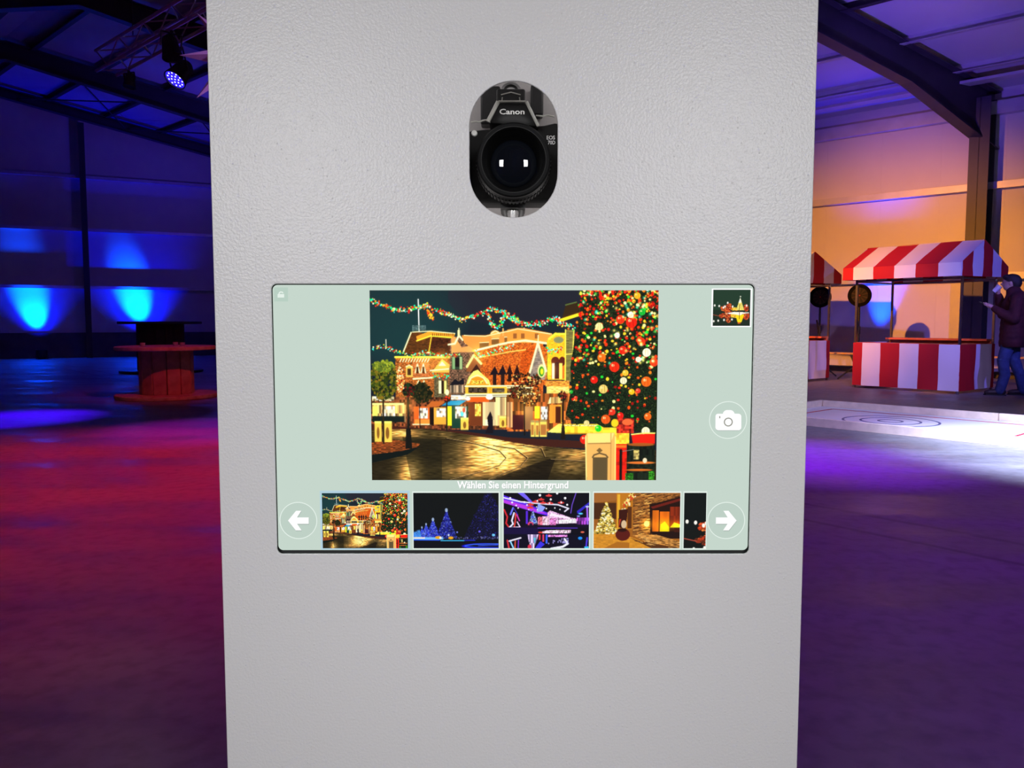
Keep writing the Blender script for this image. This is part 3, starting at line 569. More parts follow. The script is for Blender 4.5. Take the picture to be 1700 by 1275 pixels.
    p.lights([(90, 710), (170, 680), (270, 690), (380, 740), (520, 780), (700, 750), (870, 785), (960, 780), (1060, 760)], 200, 11, 6, XM); p.lights([(1210, 730), (1290, 780), (1400, 740), (1520, 700), (1640, 660)], 110, 14, 6, XM); p.lights([(750, 990), (850, 1010), (930, 1000)], 50, 14, 7, XM)
    p.at(228, -12, K)
    p.lights([(0, 350), (80, 400), (200, 445), (330, 440), (480, 395), (520, 380), (600, 440), (720, 470)], 230, 14, 8, XM); p.lights([(410, 700), (480, 730), (610, 700)], 60, 14, 7, XM)
    # the big tree
    tree = [(790, 60), (1660, 60), (1660, 1640), (1420, 1600), (1230, 1560), (1060, 1560), (930, 1490), (760, 1530), (640, 1420), (700, 1150), (690, 900), (740, 560), (800, 300)]
    p.poly(tree, (24, 38, 20), 1, .7, (2, 2))
    ty = lambda y: (800 - (y - 60) * .12 if y < 900 else 700 - (y - 900) * .08)
    for i in range(2300):
        y = 60 + RNG.random() * 1480; x = ty(y) + RNG.random() * (1660 - ty(y)); a_ = RNG.random() * 3.14; l = 10 + 14 * RNG.random()
        p.line([(x, y), (x + l * math.cos(a_), y + l * math.sin(a_))], 4, [(56, 84, 40), (20, 30, 16), (90, 110, 60), (12, 18, 12), (40, 64, 34)][RNG.integers(5)], .8)
    for i in range(820):
        y = 60 + 1450 * RNG.random() ** 1.5; x = ty(y) + RNG.random() * (1660 - ty(y)); r = 7 + 11 * RNG.random()
        if y > 900 and RNG.random() < .62: continue
        c = [(210, 40, 20), (230, 90, 25), (190, 30, 18), (245, 190, 50), (40, 190, 60), (150, 24, 14), (250, 225, 150), (235, 130, 30), (215, 60, 20)][RNG.integers(9)]; p.ell(x, y, r, r * (.7 + .5 * RNG.random()), c)
    for x, y, r, c in ((950, 1040, 40, (215, 35, 20)), (1520, 1060, 55, (225, 110, 30)), (1170, 900, 55, (215, 50, 20)), (1230, 390, 48, (220, 60, 25)), (1000, 465, 42, (225, 205, 150)), (1520, 745, 46, (235, 225, 200)), (1195, 560, 30, (230, 215, 190)), (1030, 800, 45, (230, 120, 30)), (1050, 1140, 48, (200, 180, 110)), (1520, 1600 - 0, 46, (225, 215, 190)), (1080, 1470 - 0, 50, (220, 95, 30)), (870, 1510, 30, (200, 190, 140)), (1460, 630, 45, (215, 60, 25)), (1260, 720, 45, (215, 45, 22)), (1410, 135, 36, (240, 170, 40)), (1465, 310, 36, (30, 170, 60)), (1600, 850, 46, (225, 70, 30)), (750, 1235, 20, (220, 60, 40)), (700, 1170, 20, (40, 170, 60)), (1000, 1570, 36, (30, 190, 50)), (1360, 1170, 32, (235, 180, 40)), (1540, 1440, 40, (230, 110, 30)), (1290, 965, 34, (235, 180, 60)), (1350, 420, 60, (205, 40, 20)), (1340, 340, 34, (215, 195, 170)), (1270, 1050, 38, (210, 205, 180)), (1430, 1160, 28, (210, 70, 50)), (1240, 1430, 36, (205, 35, 25)), (850, 1690 - 0, 50, (215, 40, 25)), (920, 1640, 40, (225, 180, 50)), (1150, 1390, 36, (205, 60, 40)), (1430, 820, 30, (230, 220, 200))):
        p.ell(x, y, r, r, c); p.ell(x - r * .3, y - r * .3, r * .28, r * .28, (255, 225, 180), .8); p.line([(x - r * .35, y + r * .7), (x - r * .2, y - r * .7)], r * .14, tuple(v * .6 for v in c), .7); p.line([(x + r * .35, y + r * .7), (x + r * .25, y - r * .7)], r * .14, tuple(v * .6 for v in c), .7)
    for i in range(60):
        p.glow(ty(200) + RNG.random() * 860, 70 + RNG.random() * 800, 16, [(60, 220, 190), (90, 220, 80), (255, 220, 120)][RNG.integers(3)], .7)
    # parcels, drum and bin below the tree
    p.at(228, 138, K)
    p.rect(1180, 640, 1340, 760, (225, 180, 60), 1, .2, (8, 8)); p.rect(1200, 480, 1390, 640, (170, 50, 34), 1, .5, (7, 7)); p.ell(1320, 520, 60, 34, (230, 110, 60)); p.ell(1180, 530, 40, 44, (240, 180, 40)); p.rect(1190, 760, 1315, 1160, (190, 36, 20), 1, .2, (8, 12)); p.rect(1195, 770, 1310, 800, (240, 120, 40))
    p.poly([(1365, 660), (1620, 640), (1620, 760), (1380, 755)], (200, 36, 20)); p.line([(1365, 655), (1500, 640), (1620, 640)], 14, (240, 210, 120)); p.rect(1320, 755, 1620, 1160, (24, 34, 24), 1, .4, (6, 20)); p.ell(1470, 765, 150, 18, (150, 90, 34)); p.ell(1470, 965, 160, 14, (190, 120, 50)); p.ell(1450, 1045, 150, 12, (180, 110, 40)); p.rect(1300, 1080, 1390, 1160, (40, 100, 30), 1, .5, (3, 3)); p.rect(1560, 1060, 1620, 1160, (50, 120, 30), 1, .5, (3, 3)); p.rect(1390, 820, 1450, 930, (150, 140, 90), 1, .4, (8, 3)); p.line([(1250, 830), (1250, 1150)], 30, (24, 22, 18)); p.ell(1515, 940, 24, 28, (200, 190, 170)); p.line([(1270, 840), (1390, 820)], 8, (120, 120, 110))
    p.poly([(855, 670), (880, 640), (1180, 635), (1195, 740), (1195, 1160), (880, 1160), (860, 860)], (190, 160, 100)); p.poly([(880, 645), (1175, 640), (1140, 740), (885, 755)], (216, 190, 130)); p.line([(890, 755), (1140, 750)], 9, (130, 104, 60)); p.rect(940, 905, 1105, 1160, (98, 82, 54)); p.line([(940, 905), (955, 880), (1015, 860), (1085, 880), (1105, 905)], 16, (98, 82, 54)); p.line([(1140, 640), (1140, 1160)], 8, (160, 130, 76)); p.line([(862, 680), (872, 1160)], 12, (232, 206, 146)); p.line([(1188, 680), (1192, 1160)], 12, (226, 196, 130))
    p.poly([(1015, 800), (1050, 830), (1015, 858), (980, 830)], (120, 96, 56))
    p.at(0, 0, 1); p.bloom()
    for x, y in ((180, 105), (92, 118), (60, 190), (150, 196), (260, 198), (300, 130), (120, 108)): p.glow(x, y, 14, (255, 190, 80), .28)
    return p.out()
def blue_park():
    p = Pic(142, 92, (10, 14, 16)); p.at(-16, -27, 1 / 9.444)
    def tree(x, y0, y1, hw, c, n, col2):
        p.poly([(x, y0), (x + hw, y1), (x - hw, y1)], c, 1, .6, (2, 2))
        for i in range(n):
            t = RNG.random() ** .7; xx = x + (RNG.random() * 2 - 1) * hw * t; yy = y0 + (y1 - y0) * t; a_ = RNG.random() * 3.1; p.line([(xx, yy), (xx + 14 * math.cos(a_), yy + 14 * math.sin(a_))], 6, col2[RNG.integers(len(col2))], .8)
    CB = [(60, 70, 255), (100, 130, 255), (30, 30, 190), (170, 190, 255)]
    tree(1330, 150, 980, 400, (12, 12, 40), 320, [(50, 40, 230), (30, 30, 120), (90, 90, 255), (60, 60, 140), (14, 14, 40)])
    tree(670, 520, 970, 170, (22, 26, 110), 190, CB); tree(458, 665, 960, 120, (30, 40, 150), 150, CB); tree(350, 740, 960, 85, (40, 56, 170), 110, CB); tree(283, 790, 960, 60, (40, 70, 190), 70, CB)
    for x in (240, 215, 190, 165): tree(x, 825 + (240 - x) * .5, 960, 40, (50, 120, 210), 40, [(90, 170, 255), (60, 120, 240)])
    for x, y, r in ((670, 525, 22), (458, 672, 20), (350, 745, 13), (283, 795, 12)): p.ell(x, y, r, r * 1.4, (190, 215, 255), .8)
    p.rect(150, 950, 620, 990, (120, 190, 255)); p.rect(155, 950, 330, 975, (250, 235, 220)); p.ell(540, 955, 50, 24, (240, 170, 30)); p.ell(740, 960, 42, 22, (245, 175, 30)); p.ell(575, 960, 18, 20, (255, 250, 230)); p.ell(704, 915, 13, 15, (230, 240, 255)); p.ell(838, 872, 13, 13, (130, 140, 255)); p.ell(1410, 915, 26, 20, (110, 200, 250)); p.ell(1190, 860, 18, 16, (110, 100, 255))
    for i in range(60): p.ell(780 + RNG.random() * 700, 945 + RNG.random() * 30, 9, 9, [(110, 110, 160), (60, 60, 110)][i % 2], .8)
    p.rect(150, 985, 1500, 1135, (5, 7, 20)); p.line([(150, 992), (560, 995)], 14, (30, 90, 255)); p.line([(580, 1003), (950, 1003)], 14, (60, 200, 255)); p.line([(950, 1000), (1120, 998)], 12, (40, 50, 240)); p.ell(1290, 1090, 380, 46, (20, 20, 220)); p.ell(1300, 1090, 330, 30, (10, 14, 60)); p.line([(960, 1085), (1100, 1062), (1480, 1054)], 14, (60, 110, 255)); p.line([(960, 1095), (1150, 1115), (1480, 1118)], 14, (40, 70, 255)); p.line([(1170, 1085), (1480, 1070)], 10, (60, 90, 255))
    return p.out()
def neon_mall():
    p = Pic(142, 92, (10, 6, 22)); p.at(-16, -27, 1 / 9.444)
    p.poly([(150, 290), (520, 420), (830, 560), (860, 620), (700, 580), (150, 410)], (90, 40, 240)); p.poly([(150, 360), (500, 450), (860, 590), (700, 570), (150, 410)], (190, 60, 235)); p.line([(150, 330), (420, 395), (800, 430), (1000, 440), (1170, 500), (1110, 545)], 22, (240, 235, 255)); p.poly([(370, 255), (470, 255), (620, 410), (560, 400)], (120, 100, 250))
    p.poly([(690, 420), (810, 480), (760, 545), (670, 555)], (150, 170, 255)); p.line([(1285, 255), (1225, 440), (1205, 570)], 14, (120, 80, 220)); p.poly([(1490, 400), (1490, 440), (1310, 590), (1300, 540)], (50, 40, 200))
    p.poly([(840, 560), (880, 530), (1200, 640), (1300, 660), (1300, 730), (1000, 740), (700, 770), (690, 630), (840, 620)], (235, 170, 225), 1, .4, (3, 3)); p.poly([(900, 570), (1190, 640), (1200, 670), (860, 610)], (255, 240, 255)); p.poly([(1020, 680), (1290, 660), (1290, 725), (1020, 735)], (255, 250, 255), 1, .2, (3, 8)); p.rect(690, 630, 760, 770, (230, 110, 130), 1, .4, (4, 3)); p.rect(770, 640, 860, 770, (250, 190, 210), 1, .4, (3, 4)); p.rect(880, 650, 975, 760, (225, 120, 190), 1, .4, (4, 4))
    p.rect(1300, 640, 1490, 750, (150, 60, 190), 1, .8, (4, 12)); p.line([(1460, 480), (1470, 740)], 26, (170, 110, 255)); p.ell(1360, 580, 36, 14, (90, 210, 255)); p.ell(1465, 470, 30, 14, (200, 210, 255)); p.ell(1325, 620, 26, 12, (150, 160, 255))
    p.line([(160, 520), (210, 630), (190, 730), (240, 800)], 24, (225, 40, 50)); p.line([(150, 825), (240, 820)], 14, (230, 60, 70)); p.line([(300, 490), (260, 590)], 28, (110, 120, 255)); p.line([(310, 490), (375, 600)], 12, (70, 50, 210)); p.line([(315, 570), (280, 690), (300, 740), (240, 800)], 26, (235, 235, 255)); p.line([(340, 580), (335, 690), (320, 780)], 22, (240, 70, 60)); p.line([(360, 600), (400, 690)], 20, (230, 60, 180)); p.line([(365, 710), (410, 790), (240, 800)], 18, (250, 220, 255))
    p.rect(500, 540, 535, 740, (90, 40, 220)); p.poly([(610, 520), (690, 740), (540, 740)], (110, 130, 190), 1, .7, (2, 2)); p.ell(575, 745, 45, 38, (225, 70, 110)); p.ell(580, 748, 24, 20, (40, 10, 50)); p.ell(605, 632, 16, 16, (60, 70, 230)); p.ell(632, 700, 16, 16, (60, 80, 240))
    p.rect(150, 795, 700, 905, (22, 8, 60)); p.rect(450, 760, 1490, 800, (16, 8, 36)); p.rect(150, 900, 1490, 1135, (8, 6, 30)); p.line([(690, 805), (1310, 805)], 10, (110, 60, 240)); p.poly([(690, 880), (830, 840), (1210, 835), (1200, 885), (760, 890)], (250, 210, 235), 1, .3, (4, 4)); p.ell(730, 875, 36, 14, (230, 60, 50)); p.ell(1390, 870, 30, 14, (240, 110, 80)); p.line([(700, 905), (1490, 900)], 12, (6, 4, 16))
    p.poly([(520, 905), (700, 905), (630, 1130), (580, 1130)], (190, 170, 235), 1, .5, (4, 30)); p.poly([(620, 960), (660, 960), (640, 1060)], (90, 200, 230)); p.rect(705, 905, 730, 990, (230, 50, 60)); p.rect(760, 905, 790, 1020, (230, 60, 110)); p.rect(810, 905, 840, 1050, (60, 100, 250)); p.poly([(730, 1010), (800, 1060), (720, 1130), (640, 1130)], (60, 50, 230)); p.line([(900, 1130), (1080, 1100), (1160, 1050), (1110, 980)], 34, (245, 245, 255)); p.ell(1355, 965, 34, 24, (30, 150, 255)); p.ell(1455, 1110, 36, 20, (60, 210, 250)); p.line([(1465, 960), (1450, 1090)], 26, (80, 60, 230)); p.line([(240, 1010), (420, 960)], 24, (245, 240, 255)); p.line([(210, 1000), (235, 1120)], 26, (220, 50, 60)); p.line([(260, 1020), (310, 1130)], 24, (150, 220, 255)); p.line([(335, 1010), (330, 1120)], 20, (235, 90, 60)); p.line([(385, 1000), (380, 1120)], 16, (140, 60, 240)); p.ell(560, 1100, 30, 36, (220, 50, 80))
    p.rect(850, 910, 1150, 945, (230, 130, 220), 1, .4, (4, 4))
    for i in range(22): p.ell(860 + RNG.random() * 330, 960 + RNG.random() * 90, 8, 14, (190, 180, 255), .9)
    for x, y in ((860, 300), (740, 360), (650, 395), (770, 412), (880, 418), (1050, 410), (575, 440), (570, 485)): p.ell(x, y, 52, 16, (230, 60, 60)); p.ell(x, y - 10, 14, 20, (230, 60, 60))
    for x, y, r in ((720, 292, 20), (890, 358, 17), (1115, 338, 19), (990, 262, 18), (1148, 442, 16), (255, 335, 15), (285, 405, 15), (478, 400, 15), (348, 452, 13), (380, 492, 12), (518, 445, 13), (668, 475, 10), (680, 515, 10), (820, 500, 12), (955, 492, 11), (1035, 515, 11), (1055, 405, 14), (545, 515, 10), (680, 380, 14), (870, 418, 14)): p.ell(x, y, r, r, (250, 250, 255))
    return p.out()
def fireside():
    p = Pic(142, 92, (60, 30, 12)); p.at(-16, -28, 1 / 5.862)
    p.vgrad(90, 160, 930, 710, (150, 90, 30), (170, 100, 30)); p.poly([(90, 160), (340, 160), (300, 240), (90, 260)], (168, 104, 46)); p.rect(90, 260, 330, 420, (74, 40, 18)); p.rect(310, 160, 480, 520, (196, 120, 28)); p.rect(320, 180, 345, 520, (240, 180, 50)); p.rect(420, 300, 460, 510, (90, 46, 16))
    p.poly([(470, 160), (930, 160), (930, 220), (640, 310), (640, 560), (470, 580)], (150, 92, 38), 1, .25, (7, 3))
    for i in range(60):
        x = 470 + RNG.random() * 170; y = 170 + RNG.random() * 400; l = 20 + 45 * RNG.random(); p.line([(x, y), (x + l, y - 8)], 5, (50, 26, 12)); p.line([(x, y + 14), (x + l, y + 8)], 12, [(226, 156, 70), (180, 110, 44), (240, 180, 90)][i % 3], .8)
    for i in range(26): x = 640 + RNG.random() * 250; y = 165 + RNG.random() * (95 - (x - 640) * .2); p.line([(x, y), (x + 40, y - 8)], 6, [(60, 32, 14), (200, 130, 60)][i % 2], .8)
    p.poly([(630, 280), (930, 200), (930, 560), (640, 560)], (38, 16, 10)); p.poly([(640, 300), (930, 215), (930, 240), (660, 320)], (110, 30, 20)); p.rect(660, 335, 720, 540, (226, 110, 20), 1, .1, (6, 40)); p.rect(730, 345, 825, 550, (236, 110, 18), 1, .1, (6, 40)); p.poly([(730, 540), (740, 470), (780, 440), (825, 500), (825, 545)], (255, 190, 20)); p.rect(830, 300, 930, 500, (130, 40, 14), 1, .2, (6, 30)); p.poly([(830, 500), (870, 450), (925, 470), (925, 500)], (255, 190, 30)); p.glow(780, 480, 60, (255, 150, 0), .6); p.glow(900, 480, 40, (255, 150, 0), .6); p.ell(605, 465, 26, 30, (255, 240, 130)); p.glow(610, 470, 50, (255, 160, 20), .7); p.rect(660, 540, 930, 610, (36, 16, 12)); p.rect(870, 500, 930, 545, (70, 26, 14))
    p.poly([(90, 560), (340, 560), (470, 600), (720, 700), (720, 715), (90, 715)], (214, 142, 40), 1, .08, (8, 3)); p.poly([(200, 700), (320, 640), (440, 650), (440, 715), (190, 715)], (176, 108, 30)); p.poly([(440, 600), (560, 640), (930, 700), (930, 715), (680, 715)], (90, 50, 20)); p.poly([(470, 575), (700, 570), (930, 640), (930, 700), (600, 640)], (205, 140, 66), 1, .3, (9, 3))
    for i in range(34): x = 470 + RNG.random() * 440; y = 575 + RNG.random() * 70 + (x - 470) * .14; p.line([(x, y), (x + 50, y + 12)], 6, [(70, 38, 16), (235, 180, 100)][i % 2], .8)
    for i in range(520):
        t = RNG.random() ** .6; x = 215 + (RNG.random() * 2 - 1) * 118 * t; y = 250 + 310 * t; p.ell(x, y, 9 * (.5 + RNG.random()), 7, [(255, 235, 130), (250, 215, 90), (90, 80, 20), (170, 140, 50), (255, 250, 210)][RNG.integers(5)])
    for i in range(90): a_ = RNG.random(); p.ell(380 + a_ * 110 + RNG.normal() * 10, 300 - a_ * 130 + RNG.normal() * 16, 9, 9, [(255, 225, 120), (220, 70, 30), (255, 245, 200), (150, 90, 20)][RNG.integers(4)])
    p.poly([(335, 330), (420, 320), (415, 400), (400, 510), (330, 500)], (60, 20, 12)); p.ell(385, 470, 26, 40, (220, 190, 150)); p.ell(375, 570, 70, 60, (92, 26, 18)); p.ell(370, 525, 45, 18, (46, 14, 10)); p.poly([(340, 420), (360, 420), (330, 520)], (190, 60, 30))
    return p.out()
def lake(w, h, x0, big):
    p = Pic(w, h, (34, 60, 44) if big else (14, 20, 20)); q = (w - 0) / 660 if big else h / 545
    p.at(-680 * q, -215 * q, q)
    p.rect(600, 580, 1400, 900, (30, 44, 34) if big else (16, 20, 18))
    def cl(cx, cy, rx, ry, n, cols):
        for i in range(n): a_, t = RNG.random() * 6.28, math.sqrt(RNG.random()); p.ell(cx + rx * t * math.cos(a_), cy + ry * t * math.sin(a_), 13, 11, cols[RNG.integers(len(cols))])
    O = [(235, 85, 40), (200, 60, 24), (245, 130, 60), (150, 50, 24), (90, 40, 24)]; Y = [(250, 200, 40), (255, 230, 100), (230, 140, 20)]
    cl(880, 550, 60, 45, 60, O); cl(965, 520, 45, 60, 60, O); cl(950, 600, 70, 30, 40, O); cl(900, 680, 110, 45, 100, O); cl(960, 760, 40, 40, 40, O); cl(1270, 540, 45, 55, 60, O); cl(1270, 690, 60, 60, 80, O); cl(1070, 560, 60, 28, 40, Y); cl(1060, 680, 70, 40, 50, Y)
    p.poly([(1160, 355), (1235, 585), (1090, 585)], (250, 226, 110), 1, .2, (2, 2)); p.poly([(1160, 355), (1185, 450), (1130, 450)], (255, 255, 235)); p.poly([(1080, 660), (1235, 660), (1190, 800), (1120, 800)], (255, 225, 20)); p.rect(1125, 800, 1175, 828, (220, 100, 40)); p.poly([(900, 640), (1060, 612), (1320, 622), (1320, 634), (1210, 650), (1160, 675), (1060, 655)], (255, 252, 235)); p.line([(1150, 480), (1152, 740)], 9, (120, 70, 10)); p.ell(1163, 338, 12, 12, (240, 240, 220)); p.line([(670, 660), (800, 690)], 9, (190, 80, 60))
    for x, y in ((710, 497), (790, 507), (892, 515), (865, 535), (1028, 517), (697, 780), (777, 770), (880, 758), (1020, 748), (1275, 500), (940, 450)): p.ell(x, y, 15, 20, (255, 250, 240))
    return p.out()

# ------------------------------------------------------------------ the touch screen
SY = .0016                                        # glass sits a little behind the kiosk skin
def ui(px, py): x, z = on_plane(px, py, KY + SY); return x, z
scr = plate('touch_screen', [rrect(SX0, SX1, SZ0, SZ1, .005)], .006, emis('pale_green_screen', srgb(197, 214, 203)), kiosk, SY)
scr['label'] = 'lit touch screen with pale green background'
MB().box(((SX0 + SX1) / 2, SY + .018, (SZ0 + SZ1) / 2 - .001), (SX1 - SX0 + .01, .024, SZ1 - SZ0 + .012)).build('screen_housing', M['black'], kiosk)
UIW = emis('screen_white', srgb(255, 255, 255), 1.0); UIG = emis('screen_grey', srgb(150, 150, 140)); UIL = emis('screen_pale_line', srgb(228, 240, 232)); UIB = emis('screen_pale_blue', srgb(178, 208, 222)); UID = emis('screen_soft_green', srgb(184, 207, 194)); UIS = emis('screen_soft_shadow', srgb(168, 182, 174))
def picture(name, arr, px0, py0, px1, py1, lift, label):
    """a picture on the screen: one small face per picture dot, colour kept in the mesh"""
    h, w_ = arr.shape[:2]; (xa, za), (xb, zb) = ui(px0, py0), ui(px1, py1)
    a = arr / 255.0; lin = np.where(a <= .04045, a / 12.92, ((a + .055) / 1.055) ** 2.4)
    xs = np.linspace(xa, xb, w_ + 1); zs = np.linspace(za, zb, h + 1); X, Z = np.meshgrid(xs, zs)
    co = np.stack([X, np.full_like(X, SY - lift), Z], -1).reshape(-1, 3)
    i = np.arange(h)[:, None] * (w_ + 1) + np.arange(w_)[None]; q = np.stack([i, i + w_ + 1, i + w_ + 2, i + 1], -1).reshape(-1, 4)
    me = bpy.data.meshes.new(name); me.vertices.add(len(co)); me.vertices.foreach_set('co', co.ravel()); me.loops.add(q.size); me.loops.foreach_set('vertex_index', q.ravel().astype(np.int32))
    me.polygons.add(len(q)); me.polygons.foreach_set('loop_start', np.arange(0, q.size, 4, dtype=np.int32)); me.update(calc_edges=True)
    ca = me.color_attributes.new('dots', 'FLOAT_COLOR', 'CORNER'); c4 = np.ones((h * w_, 4, 4)); c4[:, :, :3] = lin.reshape(-1, 1, 3); ca.data.foreach_set('color', c4.ravel().astype(np.float32))
    me.materials.append(M['dots']); o = bpy.data.objects.new(name, me); COL.objects.link(o); o.parent = scr; o['label'] = label; return o
M['dots'] = emis('screen_picture', (0, 0, 0), 1.0, 'dots')
def flat(name, loops, m, lift): return plate(name, loops, .0002, m, scr, SY - lift - .0002)
def qrect(px0, py0, px1, py1): (xa, za), (xb, zb) = ui(px0, py0), ui(px1, py1); return [(xa, zb), (xb, zb), (xb, za), (xa, za)]
st = street()
picture('main_picture', st, 613.5, 482, 1089, 797, .0004, 'large picture of a festive lit street at night')
flat('selection_frame', [qrect(531, 814.5, 681, 912.5)], UIB, .0002)
picture('thumbnail', st, 534.5, 818.5, 677.5, 910, .0006, 'thumbnail of the festive street, framed pale blue')
for nm, arr, x0, x1, lb in (('thumbnail', blue_park(), 686, 828, 'thumbnail of blue lit fir trees'), ('thumbnail', neon_mall(), 836, 977.5, 'thumbnail of violet and pink light figures'), ('thumbnail', fireside(), 986, 1128, 'thumbnail of a fireplace and lit tree')):
    flat('thumbnail_border', [qrect(x0 - 1.6, 815.6, x1 + 1.6, 911.8)], UIL, .0002); picture(nm, arr, x0, 818, x1, 910, .0005, lb)
flat('thumbnail_border', [qrect(1134.6, 815.6, 1172.2, 911.8)], UIL, .0002); picture('thumbnail', lake(35, 92, 0, False), 1136, 818, 1171, 910, .0005, 'cut off thumbnail of orange lights at night')
flat('preview_border', [qrect(1181.6, 479, 1247, 543)], UIW, .0002); picture('preview_picture', lake(61, 60, 0, True), 1184, 481, 1244.6, 541, .0005, 'small framed picture of a yellow lit tree')
def ring(name, px, py, r, w_=1.3, m=UIL): c = ui(px, py); s_ = abs(ui(px + r, py)[0] - c[0]); t = s_ * (r - w_) / r; return flat(name, [circ(*c, s_, 64), circ(*c, t, 64)], m, .0003)
def disc(name, px, py, r, m): c = ui(px, py); s_ = abs(ui(px + r, py)[0] - c[0]); return flat(name, [circ(*c, s_, 64)], m, .0001)
ar = [(248, 555), (335, 449), (391, 449), (346, 521), (472, 521), (472, 590), (346, 590), (394, 661), (332, 661)]
for cx, fl_ in ((495.5, 1), (1205.5, -1)):
    disc('button_disc', cx, 864, 31, emis('screen_button', srgb(190, 208, 197))); ring('button_ring', cx, 864, 31.2)
    pts = [ui(cx + fl_ * (x / 6.538 + 440 - 495.0), y / 6.538 + 780 - .9) for x, y in ar]
    flat('arrow_icon_shadow', [[(x + .0003, z - .0009) for x, z in pts]], UIS, .0002); flat('arrow_icon', [pts], UIW, .0005)
disc('button_disc', 1208.5, 697.3, 31, emis('screen_button', srgb(194, 212, 201))); ring('button_ring', 1208.5, 697.3, 31.4)
cz = lambda x, y: ui(1140 + x / 12.143, 640 + y / 12.143)
hump = [(725, 568), (738, 535), (765, 507), (800, 494), (885, 494), (920, 505), (945, 530), (965, 566)]
body = [(620, 568)] + hump + [(1050, 568), (1080, 580), (1097, 612), (1097, 850), (1085, 880), (1055, 901), (625, 901), (592, 885), (576, 850), (578, 612), (592, 582)]
flat('camera_icon_shadow', [[cz(x, y + 12) for x, y in body]], UIS, .0002); flat('camera_icon', [[cz(x, y) for x, y in body]], UIW, .0005)
ci = ui(1208.7, 700.5); k_ = abs(ui(1209.7, 700.5)[0] - ci[0]); flat('camera_icon_lens', [circ(*ci, 7.4 * k_), circ(*ci, 5.6 * k_)], UIG, .0008)
flat('camera_icon_dot', [[cz(652, 615), cz(672, 615), cz(672, 658), cz(652, 658)][::-1]], UIG, .0008)
(xa, za), (xb, zb) = ui(759, 798.3), ui(943.5, 814.6)
for dx, dz, m, y in ((.0005, -.0006, UIS, SY - .0003), (0, 0, UIW, SY - .0007)): text('caption' if m is UIW else 'caption_shadow', 'Wählen Sie einen Hintergrund', xa + dx, xb + dx, zb + dz, za + dz, y, m, scr, .028)
flat('lock_button', [qrect(455, 477.2, 478.5, 500.5)], UID, .0001)
lk = lambda x, y: ui(430 + x / 10.625, 460 + y / 10.625)
flat('lock_icon', [[lk(x, y) for x, y in ((330, 300), (345, 300), (350, 275), (368, 257), (392, 252), (418, 258), (436, 280), (420, 288), (400, 274), (378, 276), (366, 290), (364, 300), (446, 300), (446, 362), (330, 362))]], UIL, .0004)

# ------------------------------------------------------------------ camera behind the window
CY = KY + .066                                    # front of the camera body
cb = thing('reflex_camera', (0, CY, 1.2238), 'black reflex camera with wide lens behind the oval window', 'camera')
CZ = 1.2238
def cpt(px, py, y=CY): x, z = on_plane(px, py, y); return (x, z - CZ)
bx0, bz0 = cpt(772, 336); bx1, bz1 = cpt(936, 203)
out = [(-.066, 0), (.070, 0), (.074, .006), (.074, .066), (.068, .079), (.045, .0825), (.034, .080), (-.032, .0755), (-.05, .0735), (-.066, .070), (-.070, .062), (-.070, .006)]
MB().prism([(x, 0, z) for x, z in out], (0, .045, 0)).build('body', M['camblack'], cb, smooth=True, bevel=.004)
MB().prism([(-.072, -.02, .004), (-.044, -.02, .004), (-.044, -.02, .062), (-.070, -.02, .06)], (0, .03, 0)).build('hand_grip', M['camblack'], cb, smooth=True, bevel=.008)
pz = lambda x, y: cpt(740 + x / 4.904, 120 + y / 4.904)
pr = [(345, 440), (372, 370), (400, 300), (422, 262), (655, 262), (690, 310), (725, 370), (760, 470)]
MB().prism([(pz(x, y)[0], -.012, pz(x, y)[1]) for x, y in pr], (0, .05, 0)).build('prism_housing', M['camgloss'], cb, smooth=True, bevel=.0045)
rim = M['steel']
prim = mat('pale_highlight_and_trim', (.55, .55, .50), .3, 0, .1, 60)  # highlights on the camera's edges put into pale rods; also trigger trim
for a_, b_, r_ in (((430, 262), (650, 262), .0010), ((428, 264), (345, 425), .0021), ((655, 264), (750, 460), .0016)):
    (x0, z0), (x1, z1) = pz(*a_), pz(*b_); MB().cyl((x0, -.0118, z0), (x1, -.0118, z1), r_, n=8).build('edge_highlight', prim, cb, smooth=True)
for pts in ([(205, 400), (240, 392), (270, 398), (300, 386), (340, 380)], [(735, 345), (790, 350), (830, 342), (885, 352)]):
    MB().tube([(pz(*q)[0], .006, pz(*q)[1] + .0005) for q in pts], .0009, 6).build('edge_highlight', prim, cb, smooth=True)
ltx, ltz = pz(552, 735)[0], 1.2565 - CZ
# lens: barrel, ribbed focus ring, front ring, glass
LC = (ltx, 0, ltz)
lens = MB().lathe([(.0335, .004), (.0335, -.012), (.0350, -.016), (.0365, -.022), (.0365, -.042), (.0352, -.045), (.0352, -.050), (.0360, -.052), (.0360, -.0585), (.0345, -.060), (.0310, -.060), (.0300, -.056), (.0285, -.052), (.0270, -.049), (.0265, -.045), (.024, -.040), (.0225, -.036), (.0, -.034)], LC, (0, 1, 0), 72).build('lens_barrel', M['lens'], cb, smooth=True)
mb = MB()
for i in range(60):
    t = 2 * math.pi * i / 60; c_, s_ = math.cos(t), math.sin(t); mb.beam((ltx + .0368 * c_, -.023, ltz + .0368 * s_), (ltx + .0368 * c_, -.041, ltz + .0368 * s_), .0022, .0016, up=(c_, 0, s_))
mb.build('focus_ring_ribs', M['lens'], lens)
MB().lathe([(.0301, -.0575), (.0309, -.0588), (.0313, -.0604), (.0318, -.0604), (.0318, -.058), (.0301, -.0575)], LC, (0, 1, 0), 72, False).build('front_ring', M['camgloss'], lens, smooth=True)
